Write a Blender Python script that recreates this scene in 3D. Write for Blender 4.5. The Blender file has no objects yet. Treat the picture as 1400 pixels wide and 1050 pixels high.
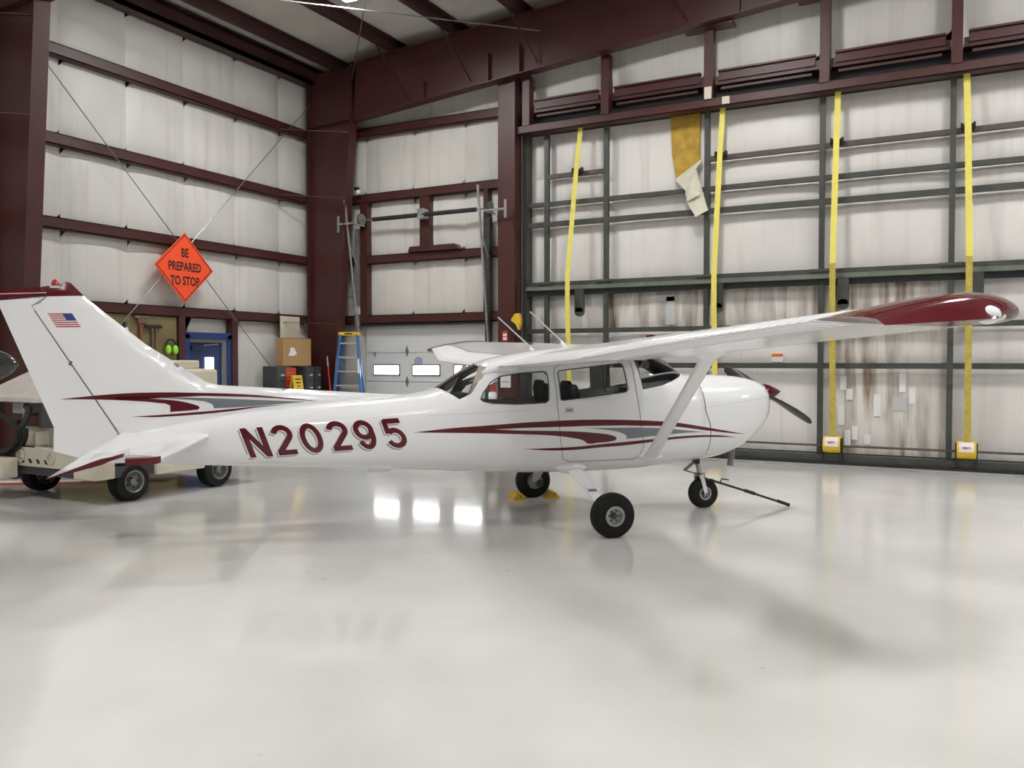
import bpy, bmesh, math, random
from mathutils import Vector, Matrix
random.seed(7)
scene = bpy.context.scene
COL = scene.collection
D2R = math.pi / 180

# ---------------------------------------------------------------- camera, world, exposure
def make_camera():
    pitch, roll, yaw = 1.535 * D2R, 0.03 * D2R, 28.08 * D2R
    f = Vector((-math.sin(yaw), math.cos(yaw), 0)); r = Vector((math.cos(yaw), math.sin(yaw), 0)); u = Vector((0, 0, 1))
    f2 = f * math.cos(pitch) - u * math.sin(pitch); u2 = u * math.cos(pitch) + f * math.sin(pitch)
    r3 = r * math.cos(roll) + u2 * math.sin(roll); u3 = u2 * math.cos(roll) - r * math.sin(roll)
    cd = bpy.data.cameras.new('camera'); cd.sensor_fit = 'HORIZONTAL'; cd.sensor_width = 36.0
    cd.lens = 36.0 * 1160 / 1400; cd.clip_start = 0.05; cd.clip_end = 200
    co = bpy.data.objects.new('camera', cd); COL.objects.link(co)
    m = Matrix.Identity(4)
    for i in range(3):
        m[i][0] = r3[i]; m[i][1] = u3[i]; m[i][2] = -f2[i]
    m[0][3], m[1][3], m[2][3] = 0, 0, 1.65
    co.matrix_world = m
    scene.camera = co
make_camera()
w = bpy.data.worlds.new('world'); scene.world = w; w.use_nodes = True
w.node_tree.nodes['Background'].inputs[0].default_value = (.75, .82, .9, 1)
w.node_tree.nodes['Background'].inputs[1].default_value = 0.6
scene.view_settings.view_transform = 'Standard'; scene.view_settings.look = 'None'
scene.view_settings.gamma = 1.0; scene.view_settings.use_curve_mapping = False
scene.view_settings.exposure = 0.0
LAMP = 140.0          # emission strength of the high bay lamps
LAMPCOL = (1.0, .99, .972)
DAY = 9.0            # daylight in the door lites
cy = scene.cycles
cy.max_bounces = 8; cy.diffuse_bounces = 5; cy.glossy_bounces = 4; cy.transmission_bounces = 4; cy.transparent_max_bounces = 12
cy.caustics_reflective = False; cy.caustics_refractive = False; cy.sample_clamp_indirect = 6.0
cy.use_denoising = True

# ---------------------------------------------------------------- materials
def mat(name, col, rough=.5, metal=0., spec=.5, coat=0., var=0., vscale=3., bump=0., bscale=30., emit=0., stretch=None, dark=None):
    m = bpy.data.materials.new(name); m.use_nodes = True
    nt = m.node_tree; b = nt.nodes['Principled BSDF']
    c4 = (*col, 1)
    b.inputs['Base Color'].default_value = c4; b.inputs['Roughness'].default_value = rough
    b.inputs['Metallic'].default_value = metal; b.inputs['Specular IOR Level'].default_value = spec
    b.inputs['Coat Weight'].default_value = coat; b.inputs['Coat Roughness'].default_value = .04
    if emit:
        b.inputs['Emission Color'].default_value = c4; b.inputs['Emission Strength'].default_value = emit
    if var or bump:
        tc = nt.nodes.new('ShaderNodeNewGeometry'); mp = nt.nodes.new('ShaderNodeMapping')
        nt.links.new(tc.outputs['Position'], mp.inputs['Vector'])
        if stretch: mp.inputs['Scale'].default_value = stretch
    if var:
        n = nt.nodes.new('ShaderNodeTexNoise'); n.inputs['Scale'].default_value = vscale; n.inputs['Detail'].default_value = 6
        nt.links.new(mp.outputs[0], n.inputs['Vector'])
        rp = nt.nodes.new('ShaderNodeValToRGB')
        d = dark if dark else tuple(v * (1 - var) for v in col)
        rp.color_ramp.elements[0].position = .34; rp.color_ramp.elements[1].position = .62
        rp.color_ramp.elements[0].color = (*d, 1); rp.color_ramp.elements[1].color = c4
        nt.links.new(n.outputs['Fac'], rp.inputs['Fac']); nt.links.new(rp.outputs[0], b.inputs['Base Color'])
    if bump:
        n2 = nt.nodes.new('ShaderNodeTexNoise'); n2.inputs['Scale'].default_value = bscale
        nt.links.new(mp.outputs[0], n2.inputs['Vector'])
        bp = nt.nodes.new('ShaderNodeBump'); bp.inputs['Strength'].default_value = bump; bp.inputs['Distance'].default_value = .02
        nt.links.new(n2.outputs['Fac'], bp.inputs['Height']); nt.links.new(bp.outputs[0], b.inputs['Normal'])
    return m

def insulation_mat(name, base, dirt, stain=None, amount=.5, x_range=None):
    """white vinyl insulation facing: vertical run marks, blotches, optional brown stains"""
    m = bpy.data.materials.new(name); m.use_nodes = True; nt = m.node_tree; N = nt.nodes; L = nt.links
    b = N['Principled BSDF']; b.inputs['Roughness'].default_value = .42
    g = N.new('ShaderNodeNewGeometry')
    def noise(scale, det, stretch):
        mp = N.new('ShaderNodeMapping'); mp.inputs['Scale'].default_value = stretch
        L.new(g.outputs['Position'], mp.inputs['Vector'])
        n = N.new('ShaderNodeTexNoise'); n.inputs['Scale'].default_value = scale; n.inputs['Detail'].default_value = det
        L.new(mp.outputs[0], n.inputs['Vector']); return n.outputs['Fac']
    def ramp(src, a, c):
        r = N.new('ShaderNodeValToRGB'); r.color_ramp.elements[0].position = a; r.color_ramp.elements[1].position = c
        L.new(src, r.inputs['Fac']); return r.outputs[0]
    def mix(fac, a, c):
        x = N.new('ShaderNodeMix'); x.data_type = 'RGBA'
        L.new(fac, x.inputs[0])
        for v, k in ((a, 6), (c, 7)):
            if isinstance(v, tuple): x.inputs[k].default_value = (*v, 1)
            else: L.new(v, x.inputs[k])
        return x.outputs[2]
    def mul(a, v):
        x = N.new('ShaderNodeMath'); x.operation = 'MULTIPLY'; L.new(a, x.inputs[0])
        if isinstance(v, float): x.inputs[1].default_value = v
        else: L.new(v, x.inputs[1])
        return x.outputs[0]
    runs = mul(ramp(noise(2.4, 6, (2.6, 2.6, .14)), .52, .78), amount)
    blot = mul(ramp(noise(.8, 7, (1, 1, .8)), .46, .74), amount * 1.3)
    c = mix(runs, base, dirt); c = mix(blot, c, tuple(v * .80 for v in base))
    if stain:
        s = mul(ramp(noise(3.2, 6, (1.6, 1.6, .11)), .44, .6), ramp(noise(1.1, 3, (1, 1, .5)), .38, .56))
        c = mix(s, c, stain)
        s2 = mul(ramp(noise(2.6, 5, (1.7, 1.7, .2)), .56, .62), .6)
        c = mix(s2, c, (.36, .36, .35))
    L.new(c, b.inputs['Base Color'])
    bp = N.new('ShaderNodeBump'); bp.inputs['Strength'].default_value = .16; bp.inputs['Distance'].default_value = .025
    L.new(noise(2.6, 4, (1, 1, .7)), bp.inputs['Height']); L.new(bp.outputs[0], b.inputs['Normal'])
    return m

def floor_mat():
    m = bpy.data.materials.new('epoxy_floor'); m.use_nodes = True; nt = m.node_tree; N = nt.nodes; L = nt.links
    b = N['Principled BSDF']; g = N.new('ShaderNodeNewGeometry')
    n = N.new('ShaderNodeTexNoise'); n.inputs['Scale'].default_value = .55; n.inputs['Detail'].default_value = 7
    L.new(g.outputs['Position'], n.inputs['Vector'])
    r = N.new('ShaderNodeValToRGB'); e = r.color_ramp.elements
    e[0].position = .32; e[0].color = (.60, .59, .57, 1); e[1].position = .65; e[1].color = (.70, .69, .67, 1)
    L.new(n.outputs['Fac'], r.inputs['Fac'])
    # small scuffs and specks
    n2 = N.new('ShaderNodeTexNoise'); n2.inputs['Scale'].default_value = 9; n2.inputs['Detail'].default_value = 8
    L.new(g.outputs['Position'], n2.inputs['Vector'])
    r2 = N.new('ShaderNodeValToRGB'); r2.color_ramp.elements[0].position = .7; r2.color_ramp.elements[1].position = .78
    L.new(n2.outputs['Fac'], r2.inputs['Fac'])
    x = N.new('ShaderNodeMix'); x.data_type = 'RGBA'; L.new(r2.outputs[0], x.inputs[0]); L.new(r.outputs[0], x.inputs[6])
    x.inputs[7].default_value = (.46, .45, .42, 1)
    L.new(x.outputs[2], b.inputs['Base Color'])
    r3 = N.new('ShaderNodeMapRange'); r3.inputs[1].default_value = .3; r3.inputs[2].default_value = .7
    r3.inputs[3].default_value = .07; r3.inputs[4].default_value = .13
    L.new(n.outputs['Fac'], r3.inputs[0]); L.new(r3.outputs[0], b.inputs['Roughness'])
    b.inputs['Specular IOR Level'].default_value = .55
    n3 = N.new('ShaderNodeTexNoise'); n3.inputs['Scale'].default_value = 2.3; n3.inputs['Detail'].default_value = 3
    L.new(g.outputs['Position'], n3.inputs['Vector'])
    bp = N.new('ShaderNodeBump'); bp.inputs['Strength'].default_value = .06; bp.inputs['Distance'].default_value = .02
    L.new(n3.outputs['Fac'], bp.inputs['Height']); L.new(bp.outputs[0], b.inputs['Normal'])
    return m

def glass_mat(name, tint=(.93, .95, .95)):
    m = bpy.data.materials.new(name); m.use_nodes = True; nt = m.node_tree; N = nt.nodes; L = nt.links
    N.remove(N['Principled BSDF']); out = N['Material Output']
    t = N.new('ShaderNodeBsdfTransparent'); t.inputs[0].default_value = (*tint, 1)
    gl = N.new('ShaderNodeBsdfGlossy'); gl.inputs['Roughness'].default_value = .03
    f = N.new('ShaderNodeFresnel'); f.inputs[0].default_value = 1.45
    x = N.new('ShaderNodeMixShader'); L.new(f.outputs[0], x.inputs[0]); L.new(t.outputs[0], x.inputs[1]); L.new(gl.outputs[0], x.inputs[2])
    L.new(x.outputs[0], out.inputs[0]); return m

def emit_mat(name, col, s):
    m = bpy.data.materials.new(name); m.use_nodes = True; nt = m.node_tree
    nt.nodes.remove(nt.nodes['Principled BSDF']); e = nt.nodes.new('ShaderNodeEmission')
    e.inputs[0].default_value = (*col, 1); e.inputs[1].default_value = s
    nt.links.new(e.outputs[0], nt.nodes['Material Output'].inputs[0]); return m

M = dict(
    floor=floor_mat(),
    insul=insulation_mat('wall_insulation', (.67, .655, .62), (.40, .385, .36), amount=.5),
    insul_end=insulation_mat('end_wall_insulation', (.68, .66, .615), (.42, .405, .37), amount=.55),
    door_insul=insulation_mat('door_insulation', (.71, .685, .655), (.45, .415, .385), amount=.5),
    door_stain=insulation_mat('stained_door_insulation', (.70, .665, .62), (.40, .37, .335), stain=(.20, .14, .09), amount=.8),
    ceil=mat('ceiling_liner', (.62, .60, .55), .5, var=.18, vscale=1.2, bump=.15, bscale=4),
    red=mat('red_oxide_steel', (.064, .0165, .014), .45, var=.25, vscale=2.0),
    red_dark=mat('red_oxide_purlin', (.055, .0185, .018), .5, var=.25, vscale=2.0),
    green=mat('grey_green_steel', (.055, .061, .053), .45, var=.3, vscale=6),
    green_lt=mat('pale_green_angle', (.155, .175, .135), .5, var=.3, vscale=6),
    brown=mat('rusty_brown_steel', (.085, .062, .05), .5, var=.3, vscale=6),
    black=mat('black_rubber', (.012, .012, .012), .6),
    darkslot=mat('gap_shade_and_bracket', (.02, .025, .024), .8),  # near-black that paints the shade inside door gaps; drum brackets share it
    galv=mat('galvanised_steel', (.42, .43, .43), .35, metal=.6, var=.2, vscale=8),
    strap=mat('yellow_webbing', (.78, .68, .13), .6, var=.08, vscale=20),
    strap_old=mat('worn_yellow_webbing', (.52, .42, .07), .65, var=.25, vscale=20),
    yellow=mat('yellow_paint', (.75, .50, .03), .45),
    white=mat('aircraft_white_paint', (.775, .78, .79), .16, spec=.5, coat=.15),
    maroon=mat('aircraft_maroon_paint', (.095, .009, .014), .14, spec=.4, coat=.0),
    greyp=mat('aircraft_grey_paint', (.16, .18, .19), .18, coat=.5),
    shadow=mat('letter_shadow_grey', (.27, .26, .27), .3),
    seam=mat('panel_seam', (.10, .10, .10), .6),
    gasket=mat('window_gasket', (.06, .06, .06), .5),
    glass=glass_mat('window_glass'),
    interior=mat('cabin_interior', (.42, .38, .31), .7),
    seat=mat('seat_fabric', (.045, .045, .047), .85),
    panelblk=mat('instrument_black', (.02, .02, .022), .5),
    tyre=mat('tyre_rubber', (.012, .012, .012), .7, spec=.25, bump=.2, bscale=60),
    rim=mat('silver_rim', (.45, .45, .44), .35, metal=.5),
    steel=mat('grey_steel', (.24, .24, .23), .35, metal=.7),
    propblk=mat('propeller_black', (.022, .022, .022), .35),
    redlens=mat('red_lens', (.32, .012, .012), .15, coat=.5),
    clear=mat('clear_lens', (.75, .75, .72), .1, coat=.6),
    flagred=mat('flag_red', (.42, .02, .04), .3), flagblue=mat('flag_blue', (.03, .05, .23), .3),
    bluedoor=mat('blue_door_paint', (.011, .028, .115), .4, var=.15), bluetrim=mat('blue_trim_paint', (.014, .036, .14), .45),
    greyframe=mat('grey_door_frame', (.16, .17, .17), .5),
    ohd=mat('overhead_door_white', (.66, .67, .66), .4), hazy=emit_mat('daylit_lite', (1, 1, 1), DAY),
    rubberseal=mat('lite_seal', (.06, .05, .08), .5), sticker=mat('violet_sticker', (.35, .33, .52), .5),
    orange=mat('fluorescent_orange', (.92, .085, .02), .55), orange2=mat('orange_floor_paint', (.75, .10, .03), .4),
    ply=mat('ochre_plywood', (.19, .155, .07), .7, var=.2, vscale=2), wood=mat('red_handle', (.30, .05, .03), .5),
    woodb=mat('brown_handle', (.16, .11, .07), .6), lime=mat('lime_plastic', (.35, .75, .05), .4),
    card=mat('cardboard', (.42, .26, .11), .8, var=.08), paper=mat('white_paper', (.75, .75, .76), .7),
    cream=mat('cream_board', (.62, .57, .46), .7, var=.06), tugp=mat('cream_vehicle_paint', (.62, .58, .46), .4, var=.1, vscale=3),
    canopy=mat('pale_vehicle_hood', (.56, .52, .48), .5, var=.12, vscale=4), dkpl=mat('dark_grey_plastic', (.05, .052, .055), .55),
    bluefg=mat('blue_fibreglass', (.02, .13, .36), .4), alum=mat('aluminium', (.55, .55, .54), .35, metal=.7),
    redp=mat('red_plastic', (.50, .035, .02), .45), fibre=mat('yellow_fibreglass_wool', (.52, .33, .055), .95, var=.3, vscale=7, bump=.8, bscale=35),
    facing=mat('torn_vinyl_facing', (.62, .59, .47), .5, var=.12, vscale=8), txt=mat('black_print', (.02, .015, .012), .6),
    lamp=emit_mat('lamp_diffuser', LAMPCOL, LAMP), housing=mat('lamp_housing', (.7, .7, .68), .4),
    navy=mat('navy_blue_paint', (.012, .017, .05), .4), orangelab=mat('orange_label', (.75, .16, .03), .5), ltgrey=mat('light_grey', (.5, .5, .5), .5),
)

# ---------------------------------------------------------------- mesh helpers
class MB:
    def __init__(s): s.v = []; s.f = []
    def add(s, v, f):
        o = len(s.v); s.v += [tuple(p) for p in v]; s.f += [tuple(i + o for i in q) for q in f]; return s
    def box(s, c, d, R=None):
        x, y, z = d[0] / 2, d[1] / 2, d[2] / 2
        P = [Vector((a * x, b * y, e * z)) for a in (-1, 1) for b in (-1, 1) for e in (-1, 1)]
        if R is not None: P = [R @ p for p in P]
        return s.add([p + Vector(c) for p in P], [(0, 1, 3, 2), (4, 6, 7, 5), (0, 4, 5, 1), (2, 3, 7, 6), (0, 2, 6, 4), (1, 5, 7, 3)])
    def span(s, a, b):
        return s.box([(a[i] + b[i]) / 2 for i in range(3)], [abs(b[i] - a[i]) for i in range(3)])
    def bar(s, p, q, wd, ht, up=(0, 0, 1)):
        p, q = Vector(p), Vector(q); d = (q - p); L = d.length; d.normalize(); u = Vector(up)
        if abs(d.dot(u)) > .98: u = Vector((1, 0, 0))
        sd = d.cross(u).normalized(); u = sd.cross(d)
        R = Matrix((d, sd, u)).transposed()
        return s.box((p + q) / 2, (L, wd, ht), R)
    def tube(s, pts, r, n=8, cap=True):
        pts = [Vector(p) for p in pts]; k = len(pts); rr = r if isinstance(r, (list, tuple)) else [r] * k
        d0 = (pts[1] - pts[0]).normalized(); u = d0.orthogonal().normalized(); V = []
        for i in range(k):
            d = (pts[min(i + 1, k - 1)] - pts[max(i - 1, 0)]).normalized()
            u = (u - d * u.dot(d)).normalized(); w2 = d.cross(u)
            V += [pts[i] + (u * math.cos(2 * math.pi * j / n) + w2 * math.sin(2 * math.pi * j / n)) * rr[i] for j in range(n)]
        F = [(i * n + j, i * n + (j + 1) % n, (i + 1) * n + (j + 1) % n, (i + 1) * n + j) for i in range(k - 1) for j in range(n)]
        if cap: F += [tuple(range(n))[::-1], tuple(range((k - 1) * n, k * n))]
        return s.add(V, F)
    def lathe(s, prof, c, axis, n=32, cap=True):
        """prof: (distance along axis, radius)"""
        a = Vector(axis).normalized(); u = a.orthogonal().normalized(); w2 = a.cross(u); c = Vector(c); V = []
        for t, r in prof:
            V += [c + a * t + (u * math.cos(2 * math.pi * j / n) + w2 * math.sin(2 * math.pi * j / n)) * r for j in range(n)]
        k = len(prof)
        F = [(i * n + j, i * n + (j + 1) % n, (i + 1) * n + (j + 1) % n, (i + 1) * n + j) for i in range(k - 1) for j in range(n)]
        if cap: F += [tuple(range(n))[::-1], tuple(range((k - 1) * n, k * n))]
        return s.add(V, F)
    def prism(s, poly, a, b):
        """poly: list of 3-D points of one face offset by vectors a and b"""
        n = len(poly); A = [Vector(p) + Vector(a) for p in poly]; B = [Vector(p) + Vector(b) for p in poly]
        return s.add(A + B, [tuple(range(n))[::-1], tuple(range(n, 2 * n))] + [(i, (i + 1) % n, n + (i + 1) % n, n + i) for i in range(n)])
    def grid(s, P):
        """P: rows of points"""
        r, c = len(P), len(P[0])
        return s.add([p for row in P for p in row], [(i * c + j, i * c + j + 1, (i + 1) * c + j + 1, (i + 1) * c + j) for i in range(r - 1) for j in range(c - 1)])
    def ellipsoid(s, c, r, nu=16, nv=10, R=None):
        P = []
        for i in range(nv + 1):
            a = math.pi * i / nv
            row = []
            for j in range(nu + 1):
                t = 2 * math.pi * j / nu
                p = Vector((r[0] * math.sin(a) * math.cos(t), r[1] * math.sin(a) * math.sin(t), r[2] * math.cos(a)))
                if R is not None: p = R @ p
                row.append(p + Vector(c))
            P.append(row)
        return s.grid(P)
    def build(s, name, m, parent=None, smooth=None, bevel=0., weld=False, **tags):
        me = bpy.data.meshes.new(name); me.from_pydata(s.v, [], s.f)
        bm = bmesh.new(); bm.from_mesh(me)
        if weld: bmesh.ops.remove_doubles(bm, verts=bm.verts, dist=1e-5)
        bmesh.ops.recalc_face_normals(bm, faces=bm.faces); bm.to_mesh(me); bm.free()
        return finish(name, me, m, parent, smooth, bevel, **tags)

def finish(name, me, m, parent=None, smooth=None, bevel=0., **tags):
    me.materials.append(M[m] if isinstance(m, str) else m)
    if smooth is not None:
        me.shade_smooth(); me.set_sharp_from_angle(angle=smooth * D2R)
    o = bpy.data.objects.new(name, me); COL.objects.link(o)
    if parent: o.parent = parent
    if bevel:
        b = o.modifiers.new('bevel', 'BEVEL'); b.width = bevel; b.segments = 2; b.limit_method = 'ANGLE'
    tag(o, **tags); return o
def tag(o, label=None, cat=None, group=None, kind=None):
    if label: o['label'] = label
    if cat: o['category'] = cat
    if group: o['group'] = group
    if kind: o['kind'] = kind
    return o
def thing(name, loc, label, cat, rotz=0., group=None):
    o = bpy.data.objects.new(name, None); COL.objects.link(o); o.empty_display_size = .1
    o.location = loc; o.rotation_euler = (0, 0, rotz); return tag(o, label, cat, group)
def share(o, parent=None, loc=None, name=None):
    c = o.copy(); COL.objects.link(c)
    if parent is not None: c.parent = parent
    if loc is not None: c.location = loc
    return c
def copy_tree(o, parent=None):
    c = o.copy(); COL.objects.link(c); c.parent = parent
    for ch in list(o.children): copy_tree(ch, c)
    return c
def pillow(P00, P10, P11, P01, bulge, n=7):
    """slightly padded rectangular sheet of insulation between its framing; bulge is a vector"""
    P00, P10, P11, P01 = [Vector(p) for p in (P00, P10, P11, P01)]; bulge = Vector(bulge); rows = []
    for i in range(n + 1):
        u = i / n; row = []
        for j in range(n + 1):
            v = j / n
            p = P00.lerp(P10, u).lerp(P01.lerp(P11, u), v)
            k = (1 - abs(2 * u - 1) ** 3.2) * (1 - abs(2 * v - 1) ** 3.2)
            row.append(p + bulge * k)
        rows.append(row)
    return MB().grid(rows)
def text_mesh(name, s, size, m, parent, mtx, offset=0., xscale=1.):
    cu = bpy.data.curves.new(name, 'FONT'); cu.body = s; cu.size = size; cu.align_x = 'CENTER'; cu.align_y = 'CENTER'; cu.offset = offset
    to = bpy.data.objects.new(name, cu); COL.objects.link(to)
    dg = bpy.context.evaluated_depsgraph_get(); me = bpy.data.meshes.new_from_object(to.evaluated_get(dg))
    bpy.data.objects.remove(to); bpy.data.curves.remove(cu)
    me.transform(mtx @ Matrix.Diagonal((xscale, 1, 1, 1)))
    return finish(name, me, m, parent)
# ---------------------------------------------------------------- the hangar
XW, XR, YE, YF = -12.6, 17.0, 14.62, -13.0
RIDGE = 3.0
def roof(x): return 7.93 + .062 * ((x + 12.6) if x < RIDGE else (RIDGE + 12.6) - (x - RIDGE))
def raf_top(x): return roof(x) - .23
def raf_bot(x):
    xx = x if x < RIDGE else 2 * RIDGE - x
    return 6.60 + .085 * (xx + 11.4)
GIRTS = [6.47, 5.09, 3.79, 2.53]
FRAMES = [14.08, 7.36, .6, -6.2]

floor = MB().span((XW - .1, YF - .1, -.12), (XR + .1, YE + .6, 0)).build('floor', 'floor', kind='structure')
# worn orange line painted on the floor beside the ground power truck
MB().add([(-13.0, 5.7, .003), (-12.9, 5.55, .003), (-9.6, 7.95, .003), (-9.7, 8.1, .003)], [(0, 1, 2, 3)]).build('floor_line', 'orange2', floor)
MB().add([(-13.0, 5.95, .003), (-12.95, 5.72, .003), (-9.72, 8.12, .003), (-9.8, 8.34, .003)], [(0, 1, 2, 3)]).build('floor_line', 'paper', floor)
# joint sealed with short dashes in front of the big door
for k in range(26):
    MB().box((-7.2 + k * .5, 14.02, .002), (.3, .012, .003)).build('floor_joint', 'seam', floor) if k == 0 else share(bpy.data.objects['floor_joint'], floor, (k * .5, 0, 0))

# ceiling: two sloping liner decks
ceil = MB()
ceil.grid([[(x, y, roof(x)) for y in (YF, YE + .6)] for x in (XW - .1, RIDGE, XR + .1)])
ceil.grid([[(x, y, roof(x) + .12) for y in (YF, YE + .6)] for x in (XW - .1, RIDGE, XR + .1)])
ceil = ceil.build('ceiling', 'ceil', kind='structure')
pm = MB()   # Z purlin, length along Y
L0, L1 = YF, 14.5
for (cx, cz, dx, dz) in ((0, .11, .02, .22), (-.045, .01, .09, .02), (.045, .21, .09, .02)):
    pm.span((cx - dx / 2, L0, cz - dz / 2), (cx + dx / 2, L1, cz + dz / 2))
xs = [-12.42, -11.72, -10.18, -8.72, -7.3, -5.9, -4.5, -3.1, -1.7, -.3, 1.1, 2.5, 3.9, 5.3, 6.7, 8.1, 9.5, 10.9, 12.3, 13.7, 15.1, 16.5]
p0 = pm.build('purlin', 'red_dark', ceil); p0.location = (xs[0], 0, raf_top(xs[0]) - .02)
for x in xs[1:]: share(p0, ceil, (x, 0, raf_top(x)))
# eave strut: deeper channel along the top of the left wall
MB().span((-12.58, YF, 7.52), (-12.30, 14.3, 7.60)).span((-12.34, YF, 7.52), (-12.30, 14.3, 7.80)).build('eave_strut', 'red_dark', ceil)
# rafters of the rigid frames
def rafter(y):
    X = [-11.25, -9, -6, -3, 0, RIDGE, 6, 9, 12, 14.6, 16.7]
    def tb(x): return raf_top(x), raf_bot(x)
    web = MB()
    web.grid([[(x, y - .008, tb(x)[k]) for x in X] for k in (0, 1)]); web.grid([[(x, y + .008, tb(x)[k]) for x in X] for k in (0, 1)])
    for k, s in ((0, -.018), (1, .018)):
        for i in range(len(X) - 1):
            if k == 1 and X[i] < -11.31: continue
            a, b = X[i], X[i + 1]
            web.add([(a, y - .12, tb(a)[k]), (b, y - .12, tb(b)[k]), (b, y + .12, tb(b)[k]), (a, y + .12, tb(a)[k]),
                     (a, y - .12, tb(a)[k] + s), (b, y - .12, tb(b)[k] + s), (b, y + .12, tb(b)[k] + s), (a, y + .12, tb(a)[k] + s)],
                    [(0, 1, 2, 3), (4, 5, 6, 7), (0, 1, 5, 4), (2, 3, 7, 6), (1, 2, 6, 5), (0, 3, 7, 4)])
    return web.build('rafter', 'red', ceil)
for y in FRAMES: rafter(y)
# stiffeners and kicker braces on the end rafter
y = FRAMES[0]
for x in (-9.43, -7.98, -7.32, -3.3):
    MB().span((x - .012, y - .11, raf_bot(x)), (x + .012, y - .008, raf_bot(x) + (.36 if x < -9 else .55))).build('stiffener', 'red', ceil)
for x in (-10.18, -8.72, -7.3, -4.5):
    MB().bar((x, y - .7, raf_top(x) + .02), (x + .35, y - .05, raf_bot(x + .35) + .12), .045, .012, (1, 0, 0)).build('fly_brace', 'red', ceil)
# roof cross bracing rods
for a, b in (((-11.2, 14.0, 7.45), (-5.2, 7.4, 7.9)), ((-6.9, 14.0, 7.66), (-12.2, 7.5, 7.3))):
    MB().tube([a, b], .012, 6).build('brace_rod', 'steel', ceil)

# left wall
wl = MB().span((XW - .12, YF, 0), (XW - .02, YE, 7.95)).build('wall_left', 'insul', kind='structure')
zb = [0, 2.53, 3.79, 5.09, 6.47, 7.62]
ys = [7.3 + i * 1.21 for i in range(7)]
for i in range(len(zb) - 1):
    for j in range(6):
        pillow((XW - .02, ys[j], zb[i]), (XW - .02, ys[j + 1], zb[i]), (XW - .02, ys[j + 1], zb[i + 1]), (XW - .02, ys[j], zb[i + 1]),
               (.05 + .015 * random.random(), 0, 0)).build('insulation_panel', 'insul', wl, smooth=60)
for k, z in enumerate(GIRTS):
    g = MB().span((XW - .01, YF, z - .09), (-12.43, 14.0, z - .075)).span((XW + .02, YF, z + .075), (-12.43, 14.0, z + .09)).span((-12.445, YF, z - .09), (-12.43, 14.0, z + .09))
    g.build('girt', 'red', wl)
def column(y, parent, xo=-12.38):
    zt = raf_top(-12.0)
    xi = lambda z: -11.80 + .083 * z
    c = MB()
    for yy in (-.008, .008): c.grid([[(xo, y + yy, z), (xi(z), y + yy, z)] for z in (0, 2, 4, 6, 6.64, zt)])
    c.span((xo - .018, y - .12, 0), (xo, y + .12, zt))
    c.add([(xi(0), y - .12, 0), (xi(0), y + .12, 0), (xi(6.64), y + .12, 6.64), (xi(6.64), y - .12, 6.64),
           (xi(0) + .018, y - .12, 0), (xi(0) + .018, y + .12, 0), (xi(6.64) + .018, y + .12, 6.64), (xi(6.64) + .018, y - .12, 6.64)],
          [(0, 1, 2, 3), (4, 5, 6, 7), (0, 1, 5, 4), (2, 3, 7, 6), (1, 2, 6, 5), (0, 3, 7, 4)])
    c.bar((xo, y - .06, 6.60), (xi(6.64), y - .06, 6.64), .1, .014)          # knee stiffeners
    c.bar((xi(6.64), y - .06, 6.64), (xi(6.64) , y - .06, zt), .1, .014)
    c.span((xo - .1, y - .2, 0), (xi(0) + .1, y + .2, .02))
    o = c.build('column', 'red', parent)
    for z in (6.38, 5.05, 2.45):
        MB().bar((-12.4, y - .95, z), (xi(z), y - .12, z - .02), .045, .01).build('flange_brace', 'red', parent)
    return o
for y in FRAMES: column(y, wl)
for a, b in (((-12.3, 7.55, 6.7), (-12.3, 13.95, .35)), ((-12.3, 13.95, 7.05), (-12.3, 7.55, .4))):
    MB().tube([a, b], .008, 6).build('brace_rod', 'steel', wl)
# tool board between the frame and the man door
MB().span((-12.52, 8.35, .02), (-12.47, 10.62, 2.46)).build('tool_board', 'ply', wl)
for yj in (10.67, 11.92):
    MB().span((-12.56, yj - .07, 0), (-12.40, yj + .07, 2.46)).build('door_jamb', 'red', wl)

# end wall (with the overhead door and the big folding door)
we = MB()
we.span((XW - .1, YE, 2.46), (-7.62, YE + .1, 9.2)).span((XW - .1, YE, 0), (-11.40, YE + .1, 2.46)).span((-8.25, YE, 0), (-7.62, YE + .1, 2.46))
we.span((-7.62, YE, 6.02), (8.2, YE + .1, 9.2)).span((8.2, YE, 0), (XR, YE + .1, 9.2))
we = we.build('wall_back', 'insul_end', kind='structure')
zb = [2.53, 3.79, 5.09, 6.47, 7.9]
xb = [-12.55, -11.33, -10.1, -8.87, -7.64]
for i in range(4):
    for j in range(4):
        pillow((xb[j], YE, zb[i]), (xb[j + 1], YE, zb[i]), (xb[j + 1], YE, zb[i + 1]), (xb[j], YE, zb[i + 1]), (0, -.045, 0)).build('insulation_panel', 'insul_end', we, smooth=60)
for z in GIRTS:
    MB().span((-12.5, YE - .16, z - .09), (-7.62, YE - .145, z + .09)).span((-12.5, YE - .16, z + .075), (-7.62, YE, z + .09)).span((-12.5, YE - .16, z - .09), (-7.62, YE, z - .075)).build('girt', 'red', we)
for x0, x1, z0, z1 in ((-11.36, -11.18, 2.45, 5.0), (-9.84, -9.60, 3.88, 5.0), (-8.34, -8.24, 2.45, 5.0)):
    MB().span((x0, YE - .18, z0), (x1, YE - .02, z1)).build('girt_post', 'red', we)
MB().span((-11.38, YE - .14, 2.39), (-8.26, YE + .01, 2.47)).build('header_and_gap_shade', 'darkslot', we)  # black strip standing in for the shaded gap under the red girt
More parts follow.
